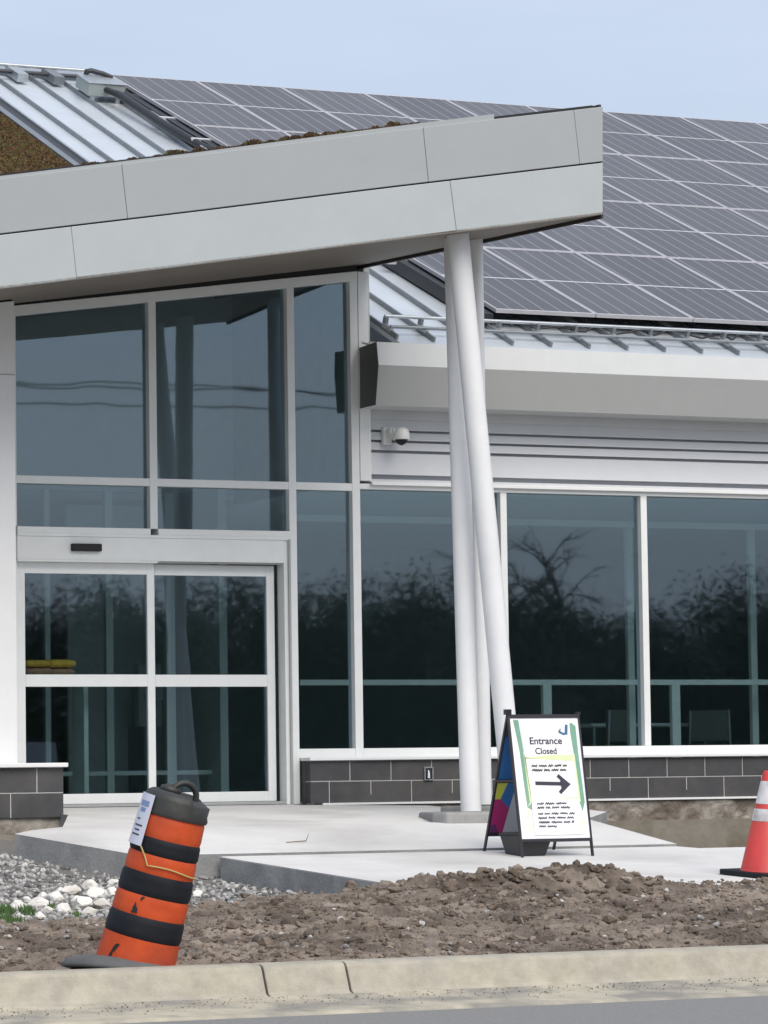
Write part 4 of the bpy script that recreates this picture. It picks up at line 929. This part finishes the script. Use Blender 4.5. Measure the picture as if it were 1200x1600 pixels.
# rear board: colour print towards the open side
rbm = MB(); board_quad(rbm, bpt, tb, SW-tb, .135, .50, -.006, .004, 'p_grey'); board_quad(rbm, bpt, tb, SW-tb, .52, .965, -.006, .004, 'p_blue')
board_quad(rbm, bpt, tb, SW-tb, .135, .965, -.0085, -.0065, 'p_grey'); RB = rbm.build('rear_board', SG)
pr = MB(); pr2 = MB()
def rin(pts_, mt, d=.005):
    (pr2 if pts_[0][1] > .6 else pr).hexa([bpt(U(x), v, d) for x, v in pts_], [bpt(U(x), v, d+.001) for x, v in pts_], mt)
rin([(0, .965), (1, .965), (1, .80), (0, .83)], 'p_navy')
rin([(0, .50), (.16, .50), (.09, .38), (0, .38)], 'p_yellow'); rin([(.16, .50), (.29, .50), (.24, .31), (.13, .36), (.09, .38)], 'p_blue')
rin([(0, .38), (.09, .38), (.13, .36), (.24, .31), (.20, .135), (0, .135)], 'p_magenta'); rin([(0, .19), (.08, .20), (.14, .135), (0, .135)], 'p_purple', .0065)
pr.build('print', RB); pr2.build('print', RB)
# weight under the sign
p0 = onG(812, 1338, -.012); p1 = onG(874, 1338, -.012); wx = p1[0]-p0[0]
WB = MB(); bxx = sg0[0]+.015; by = sg0[1]+.10; z0 = sg0[2]+.008
WB.hexa([(bxx+.03, by, z0), (bxx+wx-.05, by, z0), (bxx+wx-.05, by+.24, z0+.016), (bxx+.03, by+.24, z0+.016)], [(bxx, by-.03, z0+.155), (bxx+wx-.0, by-.03, z0+.155), (bxx+wx, by+.27, z0+.155), (bxx, by+.27, z0+.155)], 'black_pipe')
WB.box(bxx-.008, bxx+wx+.008, by-.038, by+.278, z0+.1555, z0+.172, 'black_pipe')
tag(WB.build('weight_tub', bevel=.008), 'black plastic tub standing under the folding notice sign as a weight', 'tub')

# ================================================================ CONE
cb_ = onG(1197, 1368, -.012); CNE = empty('traffic_cone', (cb_[0], cb_[1], cb_[2])); CNE.rotation_euler = (R(4), 0, R(12)); CNE.location[2] += .0
tag(CNE, 'red traffic cone with two white collars at the right edge', 'traffic cone')
ck = .735; r0, r1 = .178, .040
rad = lambda z: r0+(r1-r0)*(z-.035)/(ck-.035)
m_ = MB(); m_.lathe([(r0+.012, .03), (r0, .045), (rad(ck-.02), ck-.02), (r1-.006, ck), (r1-.014, ck-.002)], 'conered', 48); m_.build('cone_body', CNE)
m_ = MB()
for z0, z1 in ((.385, .47), (.505, .665)): m_.lathe([(rad(z0)+.0025, z0), (rad(z1)+.0025, z1)], 'reflective', 48, caps=False)
m_.build('collar', CNE)
m_ = MB(); c8 = [(-.25, -.21), (-.21, -.25), (.21, -.25), (.25, -.21), (.25, .21), (.21, .25), (-.21, .25), (-.25, .21)]; m_.prism(c8, 0, .034, 'black_band'); m_.build('base', CNE, .006)

# ================================================================ DRUM
dp = onY(218, 1503, -11.28)
DR = empty('construction_drum', (dp[0]+.0, -11.20, -.83)); tag(DR, 'tilted orange and black striped construction drum leaning right behind the kerb', 'traffic drum')
ax = Vector(rt0); DH = .985; LEAN = R(15.2)
DR.rotation_euler = (Matrix.Rotation(LEAN, 3, Vector((-math.sin(math.pi/2)*0, 0, 0)) if False else Vector((0, 0, 1)).cross(ax)) @ Matrix.Rotation(R(3), 3, ax)).to_euler()
RB0, RB1 = .218, .172
def dent(p, a, j):
    k = 1+.018*mnoise.noise(Vector((math.cos(a)*1.4, math.sin(a)*1.4, p.z*3)))
    k -= .05*math.exp(-((a-4.6)**2)/.10-((p.z-.36)**2)/.006)
    return Vector((p.x*k, p.y*k, p.z))
drad = lambda z: RB0+(RB1-RB0)*z/DH
ringz = [0.03, .155, .265, .365, .47, .575, .675, .785, .90]     # orange, black, ...
bd = MB(); zs = []
cols = ['orange', 'black_band', 'orange', 'black_band', 'orange', 'black_band', 'orange']
zb = [.02, .185, .305, .415, .535, .635, .725, .85]
bands = []
for k in range(7):
    z0, z1 = zb[k], zb[k+1]; st_ = .0 if cols[k] == 'orange' else .003
    nn_ = 7; pf = [(drad(z)-.004 if (i_ in (0, nn_-1) and k > 0) else drad(z)+st_, z) for i_, z in enumerate(np.linspace(z0, z1, nn_))]
    m_ = MB(); m_.lathe(pf, cols[k], 64, fn=dent, caps=(k == 0)); o = m_.build('barrel_band' if cols[k] != 'orange' else 'barrel_shell', DR)
m_ = MB(); zt0 = .85
m_.lathe([(drad(zt0)+.006, zt0-.002), (drad(zt0)+.010, zt0+.012), (drad(.9)+.004, zt0+.035), (drad(.9)+.006, zt0+.085), (drad(.9)-.008, zt0+.112), (drad(.9)-.03, zt0+.126), (drad(.9)-.07, zt0+.13), (.03, zt0+.118), (.004, zt0+.117)], 'lid', 56, fn=lambda p, a, j: Vector((p.x, p.y, p.z-(.022 if (j >= 4 and p.x > .02 and p.y < .05) else 0))))
LD = m_.build('lid', DR)
m_ = MB(); hp = [(.075*math.cos(t_)+.02, -.02, zt0+.115+.075*math.sin(t_)) for t_ in np.linspace(-.1, math.pi+.1, 14)]; m_.tube(hp, .017, 'lid', 12); m_.build('handle', LD)
m_ = MB(); m_.lathe([(.002, zt0+.118), (.06, zt0+.124), (.055, zt0+.150), (.02, zt0+.165), (.002, zt0+.167)], 'lid', 24, c=(-.05, .01)); m_.build('lid_knob', LD)
# damage holes
def on_drum(a, z, d=.004): r_ = drad(z)+d; return (r_*math.cos(a), r_*math.sin(a), z)
# angle facing the camera
fa = math.atan2(-fw[1], -fw[0])
hl = MB()
for cx, cz, pts_ in [(-.34, .345, [(-.03, -.028), (-.01, -.03), (.012, -.026), (.035, -.03), (.038, -.012), (.028, .0), (.012, .008), (.004, .022), (-.006, .030), (-.012, .012), (-.022, .0), (-.018, -.012)]), (-.20, .402, [(-.02, -.008), (.0, -.012), (.012, .0), (.03, .008), (.012, .010), (-.01, .006)]), (-.60, .085, [(-.055, -.05), (-.03, -.052), (-.022, -.03), (-.005, -.022), (.0, -.002), (.018, .008), (.04, .03), (.055, .048), (.03, .05), (.01, .046), (-.01, .03), (-.02, .008), (-.035, -.012), (-.042, -.03)])]:
    hl = MB(); hl.add([on_drum(fa+cx+u*2.6, cz+v*1.0) for u, v in pts_]+[on_drum(fa+cx, cz, .0045)], [(i, (i+1) % len(pts_), len(pts_)) for i in range(len(pts_))], 'dark'); hl.build('torn_hole', DR)
# paper label
m_ = MB(); la0, la1 = fa-1.25, fa-.62; zz0, zz1 = .665, .945; nn_ = 10
def strip(mb, a0, a1, z0, z1, d, mt, n_=10):
    v_ = [on_drum(a0+(a1-a0)*i/n_, z, d) for z in (z0, z1) for i in range(n_+1)]+[on_drum(a0+(a1-a0)*i/n_, z, d-.002) for z in (z0, z1) for i in range(n_+1)]; k_ = n_+1
    fs = [(i, i+1, k_+i+1, k_+i) for i in range(n_)]+[(2*k_+i, 3*k_+i, 3*k_+i+1, 2*k_+i+1) for i in range(n_)]+[(0, k_, 3*k_, 2*k_), (n_, 2*k_+n_, 3*k_+n_, k_+n_)]
    mb.add(v_, fs, mt)
strip(m_, la0, la1, zz0, zz1, .020, 'label'); LB = m_.build('paper_label', DR)
m_ = MB(); strip(m_, la0+.14, la1-.12, .875, .905, .0215, 'labelblue'); strip(m_, la0+.20, la1-.2, .845, .866, .0215, 'labelblue')
for z, a, b in [(.80, .18, .32), (.765, .14, .15), (.74, .2, .22), (.715, .12, .18)]: strip(m_, la0+a, la1-b, z, z+.008, .0215, 'ink')
m_.build('printing', LB)
m_ = MB(); cp = [on_drum(fa-.62, .667, .02), on_drum(fa-.45, .62, .006), on_drum(fa-.30, .575, .008)]+[on_drum(fa-.30+t_, .575+.010*math.sin(t_*3)-.004*t_, .010) for t_ in np.linspace(.1, 1.75, 10)]
m_.tube(cp, .0045, 'cord', 6); m_.build('cord', DR)
# rubber ring base lying almost flat
RG = MB(); RG.lathe([(.20, .0), (.34, .0), (.345, .02), (.30, .055), (.25, .07), (.215, .07), (.20, .06)], 'rubber', 48, fn=lambda p, a, j: Vector((p.x, p.y, p.z+.012*math.sin(a*2+1))), caps=False)
o = RG.build('rubber_base_ring'); bl = onY(180, 1500, -11.16); o.location = (dp[0]-.045, -11.13, -.845); o.rotation_euler = (R(-3), R(5), 0)
tag(o, 'grey rubber ring lying under the tilted striped drum', 'rubber ring')

# ================================================================ ACROSS THE ROAD (seen mirrored in the glass)
def mirror(px, py, D): q_ = CPOS+ray(px, py)*D; return np.array([q_[0], -q_[1], q_[2]])
def crown_mesh(seed, nclump, rx, ry, rz, zc):
    r_ = np.random.default_rng(seed); cs = r_.normal(size=(nclump, 3)); cs /= np.linalg.norm(cs, axis=1)[:, None]; cs *= r_.uniform(.35, 1.0, (nclump, 1))**.6
    P_ = []
    for c in cs:
        k_ = 210; d = r_.normal(size=(k_, 3))*.15; P_.append((c+d)*np.array([rx, ry, rz])+np.array([0, 0, zc]))
    P_ = np.concatenate(P_); n_ = len(P_); s_ = r_.uniform(.025, .06, n_)[:, None]
    a = r_.normal(size=(n_, 3)); a /= np.linalg.norm(a, axis=1)[:, None]; b = np.cross(a, r_.normal(size=(n_, 3))); b /= np.linalg.norm(b, axis=1)[:, None]
    V_ = np.stack([P_-a*s_, P_-b*s_*.6, P_+a*s_, P_+b*s_*.6], 1).reshape(-1, 3); F_ = np.arange(n_*4).reshape(-1, 4)
    me = bpy.data.meshes.new('crown'); me.from_pydata(V_.tolist(), [], F_.tolist()); me.materials.append(M['leaf']); me.update(); return me
def tree(name, mesh, loc, sc, rz, label, group, trunk_h=2.6):
    t_ = empty(name, loc, rz); t_.scale = (sc[0], sc[0], sc[1])
    c_ = bpy.data.objects.new('crown', mesh); scn.collection.objects.link(c_); c_.parent = t_
    m_ = MB(); m_.tube([(0, 0, -.3), (.05, .02, 1.4), (-.03, .05, 3.0), (.02, 0, 4.4)], [.20, .16, .11, .04], 'bark', 10)
    for k in range(5):
        a = k*1.3; m_.tube([(0, 0, 1.6+k*.35), (.6*math.cos(a), .6*math.sin(a), 2.4+k*.4), (1.3*math.cos(a), 1.3*math.sin(a), 3.1+k*.45)], [.08, .05, .02], 'bark', 6)
    m_.build('trunk', t_); tag(t_, label, 'tree', group); return t_
cms = [crown_mesh(s, 70, 2.0, 2.0, 2.3, 3.3) for s in (1, 2, 3)]
random.seed(5)
prof_t = [(-250, 960), (-150, 930), (-60, 950), (40, 925), (110, 935), (180, 905), (250, 950), (330, 900), (400, 910), (470, 920), (540, 915), (600, 905), (660, 900), (740, 905), (800, 935), (860, 930), (930, 940), (1000, 960), (1070, 925), (1130, 905), (1200, 885), (1280, 880), (1360, 900), (1450, 890)]
for i, (px, py) in enumerate(prof_t):
    D = 100+random.uniform(-6, 8); top = mirror(px, py+random.uniform(-6, 10), D)
    H_ = top[2]+1.3; sc = H_/5.7
    if px < -60 or px > 1290: continue
    tno = len([1 for q in prof_t if -60 <= q[0] < px])
    tree('tree', cms[i % 3], (top[0], top[1], -1.32), (sc*random.uniform(1.05, 1.3), sc), random.uniform(0, 6), 'leafy tree mirrored in the glass, %s of its row' % (['first', 'second', 'third', 'fourth', 'fifth', 'sixth', 'seventh', 'eighth', 'ninth', 'tenth', 'eleventh', 'twelfth', 'thirteenth', 'fourteenth', 'fifteenth', 'sixteenth', 'seventeenth', 'eighteenth', 'nineteenth', 'twentieth', 'twenty-first', 'twenty-second'][tno]+' from the left'), 'leafy trees mirrored in the glass')
# undergrowth mass behind the trees
hb = np.random.default_rng(9); pts_ = []; 
for _ in range(50000):
    px = hb.uniform(-320, 1520); D = hb.uniform(98, 116); q_ = mirror(px, 1100, D); pts_.append((q_[0], q_[1], -1.3+hb.uniform(0, 3.4)))
M['leaf_dark'] = mat('undergrowth_leaf', (.05, .062, .04), .9, var=.3, scale=.7)
tag(sprigs('undergrowth', pts_, [.17]*len(pts_), ['leaf_dark']), 'dense dark undergrowth below the trees mirrored in the glass', 'undergrowth', kind='stuff')
# bare tree close to the road
bt = mirror(868, 1120, 74); BTt = empty('bare_tree', (bt[0], bt[1], -1.3)); tag(BTt, 'bare leafless tree with drooping branches mirrored in the window right of the columns', 'tree')
m_ = MB(); random.seed(11)
def branch(p, d, L, r_, lv):
    pts_ = [Vector(p)]; dd = Vector(d).normalized(); n_ = 5
    for i in range(n_):
        dd = (dd+Vector((random.uniform(-.22, .22), random.uniform(-.22, .22), random.uniform(-.16, .10)-(.10 if lv > 1 else 0)))).normalized(); pts_.append(pts_[-1]+dd*L/n_)
    m_.tube(pts_, [r_*(1-.14*i) for i in range(n_+1)], 'bark', 5, caps=False)
    if lv < 4:
        for k in range(5 if lv < 3 else 4):
            i = random.randint(2, n_); a = Vector((random.uniform(-1, 1), random.uniform(-1, 1), random.uniform(-.1, .7))); branch(pts_[i], dd+a*.9, L*random.uniform(.5, .72), r_*.52, lv+1)
branch((0, 0, 0), (0, 0, 1), 3.8, .12, 0); branch((0, 0, 2.6), (.3, .1, 1), 2.4, .09, 1); branch((0, 0, 2.2), (-.4, .2, .8), 2.2, .08, 1)
m_.build('trunk', BTt)
# overhead wires on poles
pa = mirror(-900, 560, 62); pbq = mirror(2100, 620, 62)
for j, (ya, yb) in enumerate([(560, 618), (574, 604), (598, 632)]):
    a = mirror(-900, ya, 62); b = mirror(2100, yb, 62); m_ = MB(); P_ = []
    for i in range(41):
        t_ = i/40; q_ = a*(1-t_)+b*t_; q_[2] -= .25*math.sin(math.pi*t_)+(.05*math.sin(t_*29+j) if j == 0 else 0); P_.append(q_)
    m_.tube(P_, .013, 'wire', 6); o = m_.build('overhead_wire'); tag(o, ['highest', 'middle', 'lowest'][j]+' overhead wire across the road, mirrored in the tall entrance glass', 'wire', 'overhead wires mirrored in the glass')
for nm, q_ in (('left', pa), ('right', pbq)):
    t_ = empty('utility_pole', (q_[0], q_[1], -1.35)); m_ = MB(); m_.tube([(0, 0, 0), (0, 0, q_[2]+2.0)], [.16, .11], 'bark', 14); m_.build('pole', t_)
    m_ = MB(); m_.box(-.7, .7, -.05, .05, q_[2]+1.35, q_[2]+1.47, 'bark'); m_.build('crossarm', t_); tag(t_, 'brown wooden utility pole at the %s end of the overhead wires' % nm, 'utility pole')
